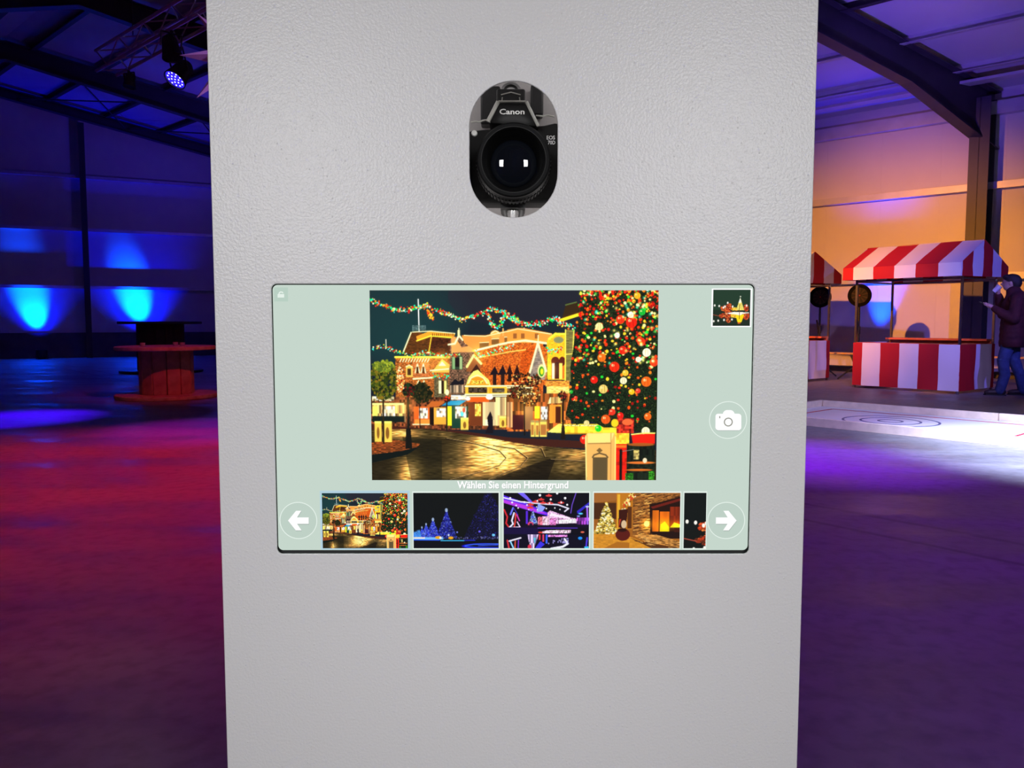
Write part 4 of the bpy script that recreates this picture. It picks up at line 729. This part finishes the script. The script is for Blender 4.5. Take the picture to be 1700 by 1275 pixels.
gm = bpy.data.materials.new('coated_front_glass'); gm.use_nodes = True; gp = gm.node_tree.nodes['Principled BSDF']; gp.inputs['Base Color'].default_value = (.004, .005, .008, 1); gp.inputs['Roughness'].default_value = .02; gp.inputs['Specular IOR Level'].default_value = .6
gl = [(.0235 * math.cos(a_), -.0385 - .0060 * math.sin(a_)) for a_ in [i * math.pi / 2 / 10 for i in range(11)]]
MB().lathe([(.0236, -.038)] + gl[:-1] + [(0.0, -.0445)], LC, (0, 1, 0), 48).build('front_glass', gm, lens, smooth=True)
LT = emis('unused_white', (0, 0, 0)); bpy.data.materials.remove(LT)
PW = mat('white_print', (.85, .85, .82), .5, 0, .02, 5); PG = mat('silver_print', (.85, .85, .85), .4, 0, .02, 5)
(x0, z0), (x1, z1) = cpt(740 + 438 / 4.904, 120 + 343 / 4.904, CY - .0125), cpt(740 + 641 / 4.904, 120 + 298 / 4.904, CY - .0125)
text('brand_lettering', 'Canon', x0, x1, z0, z1, -.0126, PW, cb, .02)
for bd, ya, yb, xa_, xb_ in (('EOS', 548, 516, 822, 889), ('70D', 588, 556, 832, 891)):
    (x0, z0), (x1, z1) = cpt(740 + xa_ / 4.904, 120 + ya / 4.904), cpt(740 + xb_ / 4.904, 120 + yb / 4.904); text('model_lettering', bd, x0, x1, z0, z1, -.0003, PG, cb, .012)
x, z = pz(233, 499); MB().lathe([(.0032, 0), (.0032, -.0012), (.0024, -.0022), (0, -.0025)], (x, 0, z), (0, 1, 0), 20).build('signal_lamp', PW, cb, smooth=True)
# radio trigger on the hot shoe
hs = MB().box((pz(530, 0)[0], .022, pz(0, 205)[1]), (.030, .03, .022)).build('radio_trigger', M['black'], cb, bevel=.002)
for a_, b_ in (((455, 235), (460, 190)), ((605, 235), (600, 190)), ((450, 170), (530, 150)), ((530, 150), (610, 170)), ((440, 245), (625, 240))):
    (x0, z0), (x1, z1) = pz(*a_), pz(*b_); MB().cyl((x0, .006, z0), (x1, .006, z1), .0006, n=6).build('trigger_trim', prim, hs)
x, z = pz(530, 135); MB().lathe([(.0060, 0), (.0115, -.001), (.0115, -.006), (.0085, -.008), (.007, -.003), (0, -.003)], (x, .022, z), (0, 1, 0), 24).build('trigger_dial', rim, hs, smooth=True)

# ------------------------------------------------------------------ cable drum tables on the left
def drum_table(name, loc, rt, rb, rd, h, nst, label, m, m2, rz=0):
    t = thing(name, loc, label, 'table', rz)
    MB().lathe([(0, h - .055), (rt - .01, h - .055), (rt, h - .045), (rt, h - .01), (rt - .01, h), (0, h)], n=40).build('table_top', m, t, smooth=True)
    MB().lathe([(0, 0), (rb - .01, 0), (rb, .01), (rb, .045), (rb - .01, .055), (0, .055)], n=40).build('base_disc', m, t, smooth=True)
    st_ = None; wd = 2 * math.pi * rd / nst * .96
    for i in range(nst):
        a_ = 2 * math.pi * i / nst
        if st_ is None: st_ = MB().box((0, 0, h / 2), (wd, .03, h - .112)).build('stave', m2, t, bevel=.004); o = st_
        else: o = st_.copy(); COL.objects.link(o); o.parent = t
        o.location = (rd * math.sin(a_), -rd * math.cos(a_), 0); o.rotation_euler = (0, 0, a_)
    MB().lathe([(rd - .03, .06), (rd - .03, h - .06)], n=24, cap=False).build('inner_core', M['black'], t)
    return t
drum_table('drum_table', (-5.0, 11.75, 0), .68, .70, .345, .74, 12, 'low pine cable drum table with tea light glasses on its top', M['wood'], M['drumwood'], R(8))
drum_table('drum_table', (-7.55, 17.5, 0), .84, .84, .46, 1.09, 16, 'tall dark cable drum table standing behind the low one', M['frame'], mat('dark_stained_staves', (.07, .035, .025), .7, 0, .3, 6))
for (dx, dy, lb) in ((-.28, -.12, 'tea light glass left of centre on the low drum table'), (.06, .20, 'tea light glass at the back of the low drum table'), (.22, .05, 'tea light glass nearest the right edge of the low drum table')):
    g = thing('tea_light_glass', (-5.0 + dx, 11.75 + dy, .74), lb, 'candle glass', 0, 'tea light glasses on the low drum table')
    MB().lathe([(.030, 0), (.036, .012), (.038, .05), (.035, .05), (.032, .012), (0, .012)], n=20).build('cup', M['glass'], g, smooth=True)
    MB().lathe([(0, .013), (.018, .013), (.018, .027), (0, .027)], n=14).build('candle', M['white'], g, smooth=True)

# ------------------------------------------------------------------ uplights on the floor
def uplight(loc, rz, label):
    u = thing('floor_uplight', loc, label, 'lamp', rz, 'blue floor uplights')
    MB().lathe([(0, .005), (.10, .005), (.13, .05), (.15, .16), (.15, .26), (.14, .27), (.13, .16), (0, .15)], n=28).build('housing', M['black'], u, smooth=True)
    MB().lathe([(0, .150), (.112, .150), (.112, .153), (0, .154)], n=24).build('lens', emis('blue_led_lens', (.05, .2, 1.0), 6), u, smooth=True)
    MB().tube([(-.15, 0, .008), (-.15, 0, .12), (-.125, 0, .12)], .012, 6).tube([(.15, 0, .008), (.15, 0, .12), (.125, 0, .12)], .012, 6).box((0, 0, .006), (.31, .05, .012)).build('bracket', M['black'], u)
    return u
uplight(hall(18.9, 10.75, 0), .4, 'black floor uplight under the full height cyan beam')
uplight(hall(18.6, 8.0, 0), .4, 'black floor uplight hidden behind the drum tables')
uplight(hall(2.45, .55, 0), .9, 'black floor uplight against the wall behind the stalls')

# ------------------------------------------------------------------ truss, lamps, star
TP = Vector((-4.48, 11.0, 4.95)); TD = A.normalized(); TS = Vector((-TD.y, TD.x, 0))
def roof_at(x, y):
    q = Vector((x, y, 0)) - P0; det = A.x * B.y - A.y * B.x; b = (A.x * q.y - A.y * q.x) / det; return roof_h(b)
tr = thing('lighting_truss', tuple(TP - Vector((0, 0, 0))), 'silver square lighting truss hanging under the hall roof', 'truss')
t0, t1, hw = -4.6, 2.2, .145
L_ = lambda t, s_, z: TD * t + TS * s_ * hw + Vector((0, 0, z * hw))
for s_, z in ((-1, -1), (1, -1), (-1, 1), (1, 1)): MB().cyl(L_(t0, s_, z), L_(t1, s_, z), .025, n=8).build('chord', M['girt'], tr, smooth=True)
n_ = 16; stp = (t1 - t0) / n_
for i in range(n_):
    a_, b_ = t0 + i * stp, t0 + (i + 1) * stp; mb = MB(); q = 1 if i % 2 else -1
    for (s0, z0, s1, z1) in ((-1, -q, -1, q), (1, -q, 1, q), (-q, -1, q, -1), (-q, 1, q, 1)): mb.cyl(L_(a_, s0, z0), L_(b_, s1, z1), .010, n=6)
    mb.build('lacing', M['girt'], tr)
for t in (-3.2, 1.2):
    p = TP + TD * t; MB().cyl(L_(t, 0, 1), TD * t + Vector((0, 0, roof_at(p.x, p.y) - TP.z)), .008, n=6).build('hanging_wire', M['frame'], tr)
def par(t, s_, drop, face, label, lit=False, sc=1.0):
    """LED par can hanging in its yoke under the truss; face = direction the lens looks"""
    p = TP + TD * t + TS * s_ * hw; d = Vector(face).normalized(); z0 = -hw - drop
    o = thing('par_lamp', (p.x, p.y, TP.z + z0), label, 'stage lamp', 0, 'stage lamps on the truss')
    bk = -d * .24 * sc
    MB().lathe([(0, -.24 * sc), (.06 * sc, -.235 * sc), (.085 * sc, -.20 * sc), (.10 * sc, -.06 * sc), (.115 * sc, 0.0), (.118 * sc, .02 * sc), (.108 * sc, .02 * sc), (.105 * sc, .0), (0, -.002 * sc)], (0, 0, 0), d, 28).build('can', M['black'], o, smooth=True)
    ln = MB().lathe([(0, .002 * sc), (.104 * sc, .002 * sc), (.104 * sc, .006 * sc), (0, .008 * sc)], (0, 0, 0), d, 28).build('lens', emis('violet_led_lens', (.03, .015, 1.0), 1.5) if lit else M['camgloss'], o, smooth=True)
    if lit:
        x = d.orthogonal().normalized(); y = d.cross(x); mm = emis('white_led_dot', (.8, .75, 1.0), 2.2)
        for r_, k in ((0, 1), (.055, 6), (.105, 11)):
            for i in range(k): an = 6.283 * i / k; MB().lathe([(0, .008), (.011, .009), (.008, .014), (0, .016)], x * r_ * math.cos(an) + y * r_ * math.sin(an), d, 10).build('led', mm, ln, smooth=True)
    sd = d.cross(Vector((0, 0, 1))); sd = sd.normalized() if sd.length > .1 else TD.copy(); c = -d * .1 * sc; top = Vector((0, 0, drop - .027))
    MB().tube([c + sd * .125 * sc, Vector((sd.x * .125 * sc, sd.y * .125 * sc, drop - .06)), Vector((-sd.x * .125 * sc, -sd.y * .125 * sc, drop - .06)), c - sd * .125 * sc], .011, 6).build('yoke', M['black'], o)
    MB().cyl((0, 0, drop - .08), top, .022, n=8).build('clamp', M['black'], o)
    return o
par(.22, -1, .45, (-1.1, -1.75, -2.6), 'black stage lamp with glowing violet face under the truss', True, 1.3)
par(1.75, -1, .25, (-.2, -.5, -3), 'small dark stage lamp at the far end of the truss', False, .8)
par(-.35, 1, .34, (.5, -.4, -2), 'dark stage lamp above the violet glowing one', False, 1.1)
par(-1.15, -1, .36, (.8, -.9, -2), 'dark stage lamp just behind the pink star', False, 1.1)
SC = Vector((-3.08, 9.4, 4.056))
star = thing('star_lantern', tuple(SC), 'pink lit pointed paper star hanging beside the stage lamps', 'star')
core = MB().lathe([(0, -.13), (.13, -.07), (.17, 0), (.13, .07), (0, .13)], (0, 0, 0), (0, 1, 0), 8).build('core', M['white'], star)
for i in range(8):
    an = i * math.pi / 4 - R(2); d = Vector((math.cos(an), 0, math.sin(an))); sd = Vector((-math.sin(an), 0, math.cos(an))); L = .66
    MB().add([d * .10 + sd * .115, d * .10 + Vector((0, -.115, 0)), d * .10 - sd * .115, d * .10 + Vector((0, .115, 0)), d * L], [(0, 1, 4), (1, 2, 4), (2, 3, 4), (3, 0, 4), (3, 2, 1, 0)]).build('star_point', M['white'], star)
MB().add([(-.1, -.1, -.1), (.1, -.1, -.1), (.1, -.1, .1), (-.1, -.1, .1), (0, -.5, 0)], [(0, 1, 4), (1, 2, 4), (2, 3, 4), (3, 0, 4), (3, 2, 1, 0)]).build('star_point', M['white'], star)
MB().cyl((0, .0, .1), (0, .0, 4.775 - SC.z), .004, n=6).build('hanging_cord', M['black'], star)

# ------------------------------------------------------------------ market stalls
WHT, RED = (.72, .70, .70), (.42, .012, .018)
SF = stripe_mat('skirt_stripes', 0, .305, .0, RED, WHT, .015); SS = stripe_mat('skirt_end_stripes', 1, .56, .02, RED, WHT, .03)
SCF = stripe_mat('canopy_stripes', 0, .335, -.07, RED, WHT, .02); SCE = stripe_mat('canopy_end_stripes', 1, .345, -.17, WHT, RED, .10)
STL, STW = 1.68, 1.22
def cloth(pts, off, nx, nz, amp, seed):
    """gently creased cloth sheet between four corners (bl, br, tr, tl), a few millimetres thick"""
    rg = random.Random(seed); bl, br, tr_, tl_ = (Vector(p) for p in pts); n = (br - bl).cross(tl_ - bl).normalized(); ph = [rg.random() * 6.28 for _ in range(4)]
    V = []; Fc = []
    for th_ in (0, .006):
        for j in range(nz + 1):
            for i in range(nx + 1):
                u, v = i / nx, j / nz; p = (bl * (1 - u) + br * u) * (1 - v) + (tl_ * (1 - u) + tr_ * u) * v
                e = amp * (math.sin(9 * u + ph[0]) * .5 + math.sin(21 * u + 3 * v + ph[1]) * .3 + math.sin(7 * v + 5 * u + ph[2]) * .4) * (1 - v * .7) * min(1, 6 * u, 6 * (1 - u) + .2)
                V.append(p + n * (e - th_))
    N = (nx + 1) * (nz + 1); q = lambda i, j, k: k * N + j * (nx + 1) + i
    for j in range(nz):
        for i in range(nx): Fc += [(q(i, j, 0), q(i + 1, j, 0), q(i + 1, j + 1, 0), q(i, j + 1, 0)), (q(i, j + 1, 1), q(i + 1, j + 1, 1), q(i + 1, j, 1), q(i, j, 1))]
    for i in range(nx): Fc += [(q(i, 0, 1), q(i + 1, 0, 1), q(i + 1, 0, 0), q(i, 0, 0)), (q(i, nz, 0), q(i + 1, nz, 0), q(i + 1, nz, 1), q(i, nz, 1))]
    for j in range(nz): Fc += [(q(0, j, 0), q(0, j + 1, 0), q(0, j + 1, 1), q(0, j, 1)), (q(nx, j, 1), q(nx, j + 1, 1), q(nx, j + 1, 0), q(nx, j, 0))]
    return MB().add(V, Fc)
def stall(loc, label, rz):
    s_ = thing('market_stall', loc, label, 'market stall', rz, 'striped market stalls'); X0, Y1 = -STL, STW
    for x, y in ((-.02, .02), (X0 + .02, .02), (X0 + .02, Y1 - .02), (-.02, Y1 - .02)): MB().box((x, y, .98), (.032, .032, 1.96)).build('pole', M['steel'], s_)
    for a_, b_ in (((X0, .02), (0, .02)), ((X0, Y1 - .02), (0, Y1 - .02)), ((X0 + .02, 0), (X0 + .02, Y1)), ((-.02, 0), (-.02, Y1))): MB().beam(a_ + (1.74,), b_ + (1.74,), .03, .03).build('top_rail', M['steel'], s_)
    MB().box((X0 / 2, .16, .735), (STL - .06, .30, .03)).build('counter_board', M['orangeboard'], s_, bevel=.004)
    MB().box((X0 / 2, Y1 - .12, .80), (STL - .06, .22, .03)).box((X0 / 2, Y1 - .05, .70), (STL - .06, .03, .18)).build('back_counter', M['orangeboard'], s_)
    MB().box((-.17, Y1 / 2, .735), (.28, STW - .6, .03)).build('side_counter', M['orangeboard'], s_)
    cloth([(X0, -.006, .045), (0, -.006, .045), (0, -.006, .745), (X0, -.006, .745)], 0, 40, 8, .016, 1).build('front_skirt', SF, s_, smooth=True)
    cloth([(.006, 0, .045), (.006, Y1, .05), (.006, Y1, .74), (.006, 0, .745)], 0, 24, 8, .020, 2).build('end_skirt', SS, s_, smooth=True)
    cloth([(X0 - .006, Y1, .045), (X0 - .006, 0, .045), (X0 - .006, 0, .745), (X0 - .006, Y1, .745)], 0, 24, 8, .016, 3).build('end_skirt', SS, s_, smooth=True)
    xa, xb, ya, yb, zv, ze, zr, ym = X0 - .10, .06, -.22, Y1 + .24, 1.76, 1.955, 2.33, .56
    cloth([(xa, ya, ze), (xb, ya, ze), (xb - .02, ym, zr), (xa + .02, ym, zr)], 0, 30, 10, .012, 4).build('canopy_slope', SCF, s_, smooth=True)
    cloth([(xb, yb, ze), (xa, yb, ze), (xa + .02, ym, zr), (xb - .02, ym, zr)], 0, 30, 10, .012, 5).build('canopy_slope', SCF, s_, smooth=True)
    cloth([(xa, ya - .004, zv), (xb, ya - .004, zv), (xb, ya, ze), (xa, ya, ze)], 0, 40, 4, .012, 6).build('valance', SCF, s_, smooth=True)
    cloth([(xb, yb, zv), (xa, yb, zv), (xa, yb, ze), (xb, yb, ze)], 0, 40, 4, .012, 7).build('valance', SCF, s_, smooth=True)
    for x, fl_ in ((xb, 1), (xa, -1)):
        pts = [(ya, zv), (yb, zv + .03), (yb, ze), (ym, zr), (ya, ze)]
        MB().prism([(x, y, z) for y, z in pts], (-.006 * fl_, 0, 0)).build('gable_cloth', SCE, s_)
    MB().beam((xa, ym, zr - .02), (xb, ym, zr - .02), .03, .03).build('ridge_pole', M['steel'], s_)
    return s_
SRZ = math.atan2(-.785, .62)
stall((6.69, 12.14, 0), 'red and white striped market stall standing in front of the steel column', SRZ)
stall((4.93, 14.33, 0), 'red and white striped market stall mostly hidden behind the kiosk edge', SRZ)

# ------------------------------------------------------------------ dartboards on stands
def dartboard(x, y, label):
    d = thing('dartboard_stand', (x, y, 0), label, 'dartboard', R(-22), 'dartboards on stands'); zc = 1.565
    bd = MB().lathe([(0, 0), (.20, 0), (.205, -.01), (.205, -.035), (.195, -.04), (0, -.04)], (0, 0, zc), (0, 1, 0), 40).build('board', M['board'], d, smooth=True)
    cols = [mat('board_cream', (.035, .022, .015), .8), mat('board_black', (.008, .008, .008), .8)]
    for i in range(20):
        a0, a1 = 6.283 * (i - .46) / 20, 6.283 * (i + .46) / 20
        MB().prism([(r_ * math.sin(a_), -.0405, zc + r_ * math.cos(a_)) for r_, a_ in ((.025, a0), (.14, a0), (.14, (a0 + a1) / 2), (.14, a1), (.025, a1))], (0, -.002, 0)).build('segment', cols[i % 2], bd)
    MB().cyl((0, -.039, zc), (0, -.044, zc), .016, n=16).build('bull', mat('bull_red', (.25, .02, .02), .6), bd)
    MB().cyl((0, .03, .04), (0, .03, zc), .022, n=10).build('post', M['black'], d, smooth=True)
    MB().beam((0, .03, .82), (-.05, -.06, 1.12), .03, .02).cyl((0, .03, .86), (0, .03, 1.0), .034, n=10).build('height_clamp', M['black'], d)
    for a_ in (30, 150, 270): MB().beam((0, .03, .30), (.38 * math.cos(R(a_)), .03 + .38 * math.sin(R(a_)), .012), .03, .02).build('leg', M['black'], d)
    return d
dartboard(6.036, 16.0, 'dark round dartboard on a stand nearest the kiosk edge')
dartboard(6.377, 15.0, 'dark round dartboard on a stand behind the front stall')

# ------------------------------------------------------------------ beer benches along the wall
def bench(a, b, ln, label):
    o = thing('beer_bench', tuple(hall(a, b, 0)), label, 'bench', math.atan2(A.y, A.x), 'folding benches along the wall')
    MB().box((0, 0, .44), (ln, .26, .035)).build('seat_plank', M['benchwood'], o, bevel=.004)
    for s_ in (-1, 1):
        x = s_ * (ln / 2 - .35)
        for y in (-.1, .1): MB().beam((x - .14 * s_, y, .42), (x + .02, y, .0), .03, .03).beam((x + .18, y, .42), (x, y, .0), .025, .025).build('leg', M['frame'], o)
        MB().beam((x, -.11, .03), (x, .11, .03), .03, .03).build('foot_bar', M['frame'], o)
    return o
bench(2.9, 1.15, 2.2, 'wooden folding bench seen in the gap between the stalls')
bench(-.45, 1.0, 2.2, 'wooden folding bench behind the person in the parka')

# ------------------------------------------------------------------ curling lane on the floor
lane_o = Vector((3.968, 10.349, 0)); ld = Vector((.67, -.742, 0)).normalized(); lw = Vector((-ld.y, ld.x, 0)) * -1
lane = thing('curling_lane', tuple(lane_o), 'white lane sheet framed with pale timber boards on the floor', 'curling lane', math.atan2(ld.y, ld.x))
LL, LW = 7.0, -1.83                                # local x along the lane, y towards the camera is negative
MB().box((LL / 2, LW / 2, .006), (LL, -LW, .012)).build('lane_sheet', M['ice'], lane)
for x0, x1 in ((0, 2.02), (2.02, 4.4), (4.4, 7.0)): MB().box(((x0 + x1) / 2, .03 + (.012 if x0 == 2.02 else 0), .045), (x1 - x0 - .008, .05, .09)).build('side_board', M['lanewood'], lane, bevel=.003)
for x0, x1 in ((0, .75), (.75, 3.2), (3.2, 7.0)): MB().box(((x0 + x1) / 2, LW - .03 - (.012 if x0 == .75 else 0), .045), (x1 - x0 - .008, .05, .09)).build('side_board', M['lanewood'], lane, bevel=.003)
MB().box((-.03, LW / 2, .045), (.05, -LW + .1, .09)).build('end_board', M['lanewood'], lane, bevel=.003)
for p_, q_ in (((.25, -.22), (2.55, -.22)), ((2.55, -.22), (2.55, -1.62)), ((.25, -.22), (.25, -1.62)), ((.25, -1.62), (2.55, -1.62))): MB().beam(p_ + (.0135,), q_ + (.0135,), .03, .002).build('red_line', M['redline'], lane)
for r_ in (.12, .30, .48):
    MB().lathe([(r_ - .012, .0122), (r_ + .012, .0122), (r_ + .012, .0142), (r_ - .012, .0142), (r_ - .012, .0122)], (1.25, -.92, 0), n=48, cap=False).build('target_ring', M['ringline'], lane)

# ------------------------------------------------------------------ the visitor in the maroon parka
def blob(name, parts, voxel, m, parent, smooth_it=4):
    """tapered limbs given as chains of (x, y, z, radius[, squash]) fused into one continuous skin"""
    bm = bmesh.new()
    def ball(c, r, sc=(1, 1, 1)):
        bmesh.ops.create_icosphere(bm, subdivisions=3, radius=r, matrix=Matrix.Translation(c) @ Matrix.Diagonal((*sc, 1)))
    for ch in parts:
        if isinstance(ch, dict): ball(Vector(ch['c']), 1.0, ch['r']); continue
        for p, q in zip(ch[:-1], ch[1:]):
            a_, b_ = Vector(p[:3]), Vector(q[:3]); n = max(2, int((b_ - a_).length / (min(p[3], q[3]) * .5)))
            for i in range(n + 1):
                t = i / n; ball(a_.lerp(b_, t), p[3] * (1 - t) + q[3] * t)
    me = bpy.data.meshes.new(name); bm.to_mesh(me); bm.free(); o = bpy.data.objects.new(name, me); COL.objects.link(o)
    md = o.modifiers.new('r', 'REMESH'); md.mode = 'VOXEL'; md.voxel_size = voxel; md.use_smooth_shade = True
    sm = o.modifiers.new('s', 'SMOOTH'); sm.iterations = smooth_it; sm.factor = .5
    me = to_mesh(o, name); me.materials.clear(); me.materials.append(m); me.polygons.foreach_set('use_smooth', [True] * len(me.polygons))
    o = bpy.data.objects.new(name, me); COL.objects.link(o); o.parent = parent; return o
pe = thing('person', (7.36, 12.02, 0), 'person in maroon parka and jeans drinking from a cup while looking at a phone', 'person', R(151))
# local frame: x forward, y to the person's left (towards the viewer)
HIP, SH = .93, 1.45
def fingers(root, fwd, up, side, curl):
    out_ = []
    for i, ln in enumerate((.072, .080, .076, .060)):
        b0 = Vector(root) + Vector(side) * (.027 - .018 * i); m_ = b0 + Vector(fwd) * ln * .55 + Vector(up) * curl * ln * .25; e = m_ + Vector(fwd) * ln * .25 * (1 - curl) + Vector(up) * ln * (.2 + .35 * curl)
        out_.append([(*b0, .0105), (*m_, .0095), (*e, .0075)])
    return out_
lh = Vector((.300, .195, 1.325)); rh = Vector((.185, -.075, 1.545))
body = [
    [(-.02, 0, HIP, .11), (-.02, 0, 1.10, .125), (-.03, 0, 1.28, .150), (-.04, 0, 1.40, .130)],
    [(-.03, -.15, 1.42, .075), (-.03, .15, 1.42, .075)], [(-.02, 0, 1.42, .075), (.005, 0, 1.52, .058), (.02, 0, 1.60, .06)],
    {'c': (.035, 0, 1.665), 'r': (.098, .076, .118)}, {'c': (.055, 0, 1.625), 'r': (.078, .062, .085)}, {'c': (.085, 0, 1.578), 'r': (.034, .036, .028)},
    [(.122, 0, 1.672, .012), (.147, 0, 1.640, .016)], {'c': (.123, 0, 1.606), 'r': (.016, .026, .010)}, {'c': (.115, .032, 1.672), 'r': (.014, .015, .010)}, {'c': (.115, -.032, 1.672), 'r': (.014, .015, .010)},
    {'c': (.03, .078, 1.65), 'r': (.022, .012, .033)}, {'c': (.03, -.078, 1.65), 'r': (.022, .012, .033)},
    [(-.03, .19, 1.40, .062), (-.01, .25, 1.13, .048), (.14, .23, 1.22, .040), (.245, .20, 1.295, .028)], [(.25, .20, 1.30, .030), (.300, .195, 1.325, .033)],
    [(-.03, -.19, 1.40, .062), (.11, -.24, 1.20, .048), (.16, -.15, 1.42, .038), (.180, -.09, 1.51, .028)], [(.18, -.085, 1.52, .030), (.185, -.075, 1.55, .032)],
    [(.0, .08, .88, .085), (.085, .09, .52, .062), (.05, .09, .30, .058), (.17 - .05, .09, .10, .042)], [(.10, .09, .06, .042), (.20, .09, .035, .036)],
    [(-.03, -.08, .88, .085), (-.06, -.10, .52, .062), (-.15, -.10, .30, .058), (-.20, -.10, .10, .042)], [(-.22, -.10, .06, .042), (-.12, -.10, .035, .036)]]
body += fingers(lh + Vector((.02, 0, .0)), (.85, -.2, .1), (0, 0, 1), (.2, .9, .0), .5); body += [[(*(lh + Vector((0, -.03, .015))), .012), (*(lh + Vector((.045, -.055, .045))), .010)]]
body += fingers(rh + Vector((.01, .02, .01)), (.3, .95, .1), (.2, .2, .1), (0, 0, 1), .6); body += [[(*(rh + Vector((0, .01, .02))), .012), (*(rh + Vector((-.02, .05, .05))), .010)]]
blob('body', body, .0075, M['skin'], pe, 3)
jk = [[(-.03, 0, .78, .185), (-.03, 0, .98, .180), (-.03, 0, 1.15, .172), (-.04, 0, 1.32, .178), (-.045, 0, 1.42, .145)], [(-.02, -.105, .80, .150), (-.02, -.12, 1.1, .135)], [(-.02, .105, .80, .150), (-.02, .12, 1.1, .135)],
      [(-.05, -.17, 1.425, .092), (-.05, .17, 1.425, .092)], [(-.03, 0, 1.45, .115), (-.01, 0, 1.535, .098)],
      [(-.05, .205, 1.40, .092), (-.02, .265, 1.13, .080), (.12, .238, 1.205, .066), (.225, .207, 1.28, .050)], [(-.05, -.205, 1.40, .092), (.10, -.255, 1.20, .080), (.155, -.165, 1.40, .066), (.172, -.11, 1.475, .050)]]
jo = blob('parka', jk, .012, M['jacket'], pe, 3)
co_ = [v for v in jo.data.vertices]
for v in co_:
    if v.co.z < .72: v.co.z = .72 + (v.co.z - .72) * .12
blob('jeans', [[(-.02, 0, .92, .130), (-.02, 0, .86, .135)], [(.0, .08, .86, .105), (.085, .09, .52, .082), (.055, .09, .30, .074), (.11, .09, .075, .070)], [(-.03, -.08, .86, .105), (-.06, -.10, .52, .082), (-.145, -.10, .30, .074), (-.195, -.10, .075, .070)]], .012, M['jeans'], pe, 3)
for x, y in ((.145, .09), (-.165, -.10)):
    sh = blob('shoe', [[(x - .07, y, .055, .048), (x, y, .05, .048), (x + .10, y, .043, .042), (x + .135, y, .038, .034)]], .008, M['shoe'], pe, 2)
    for v in sh.data.vertices:
        if v.co.z < .012: v.co.z = .012
    MB().prism([(x + a_, y + b_, .0) for a_, b_ in ((-.12, -.035), (-.09, -.045), (.05, -.048), (.14, -.04), (.175, 0), (.14, .04), (.05, .048), (-.09, .045), (-.12, .035))], (0, 0, .018)).build('sole', M['black'], sh)
blob('hair', [{'c': (.012, 0, 1.705), 'r': (.112, .09, .088)}, {'c': (-.035, 0, 1.665), 'r': (.080, .086, .105)}, {'c': (.085, 0, 1.745), 'r': (.055, .07, .04)}, {'c': (.0, .07, 1.68), 'r': (.03, .022, .04)}, {'c': (.0, -.07, 1.68), 'r': (.03, .022, .04)}], .008, M['hair'], pe, 2)
gs = MB()
for s_ in (-1, 1): gs.lathe([(.023, -.002), (.027, 0), (.023, .002), (.021, 0), (.023, -.002)], (.136, s_ * .034, 1.672), (1, 0, 0), 18, False).cyl((.134, s_ * .058, 1.676), (.03, s_ * .082, 1.672), .0025, n=6)
gs.cyl((.138, -.012, 1.676), (.138, .012, 1.676), .0025, n=6).build('glasses', M['steel'], pe, smooth=True)
# the things in the person's hands
rot = R(151); Wd = lambda v: (7.36 + v[0] * math.cos(rot) - v[1] * math.sin(rot), 12.02 + v[0] * math.sin(rot) + v[1] * math.cos(rot), v[2])
cu_ = thing('paper_cup', Wd((.205, 0.0, 1.575)), 'white paper cup held to the mouth of the person', 'cup', rot)
ax = Vector((-.55, 0, .62)).normalized()
MB().lathe([(0, -.055), (.030, -.055), (.042, .055), (.044, .058), (.039, .058), (.028, -.048), (0, -.048)], (0, 0, 0), ax, 24).build('cup_wall', M['white'], cu_, smooth=True)
ph = thing('phone', Wd((.365, .185, 1.352)), 'dark phone held out in the hand of the person', 'phone', rot)
MB().box((0, 0, 0), (.14, .072, .008), R(12)).build('case', M['camgloss'], ph, bevel=.003)
sc_ = MB().box((0, 0, .0047), (.125, .064, .0014), R(12)).build('display', emis('dim_phone_display', (.25, .3, .45), .6), ph)
for o in (ph,): o.rotation_euler = (0, R(-25), rot)
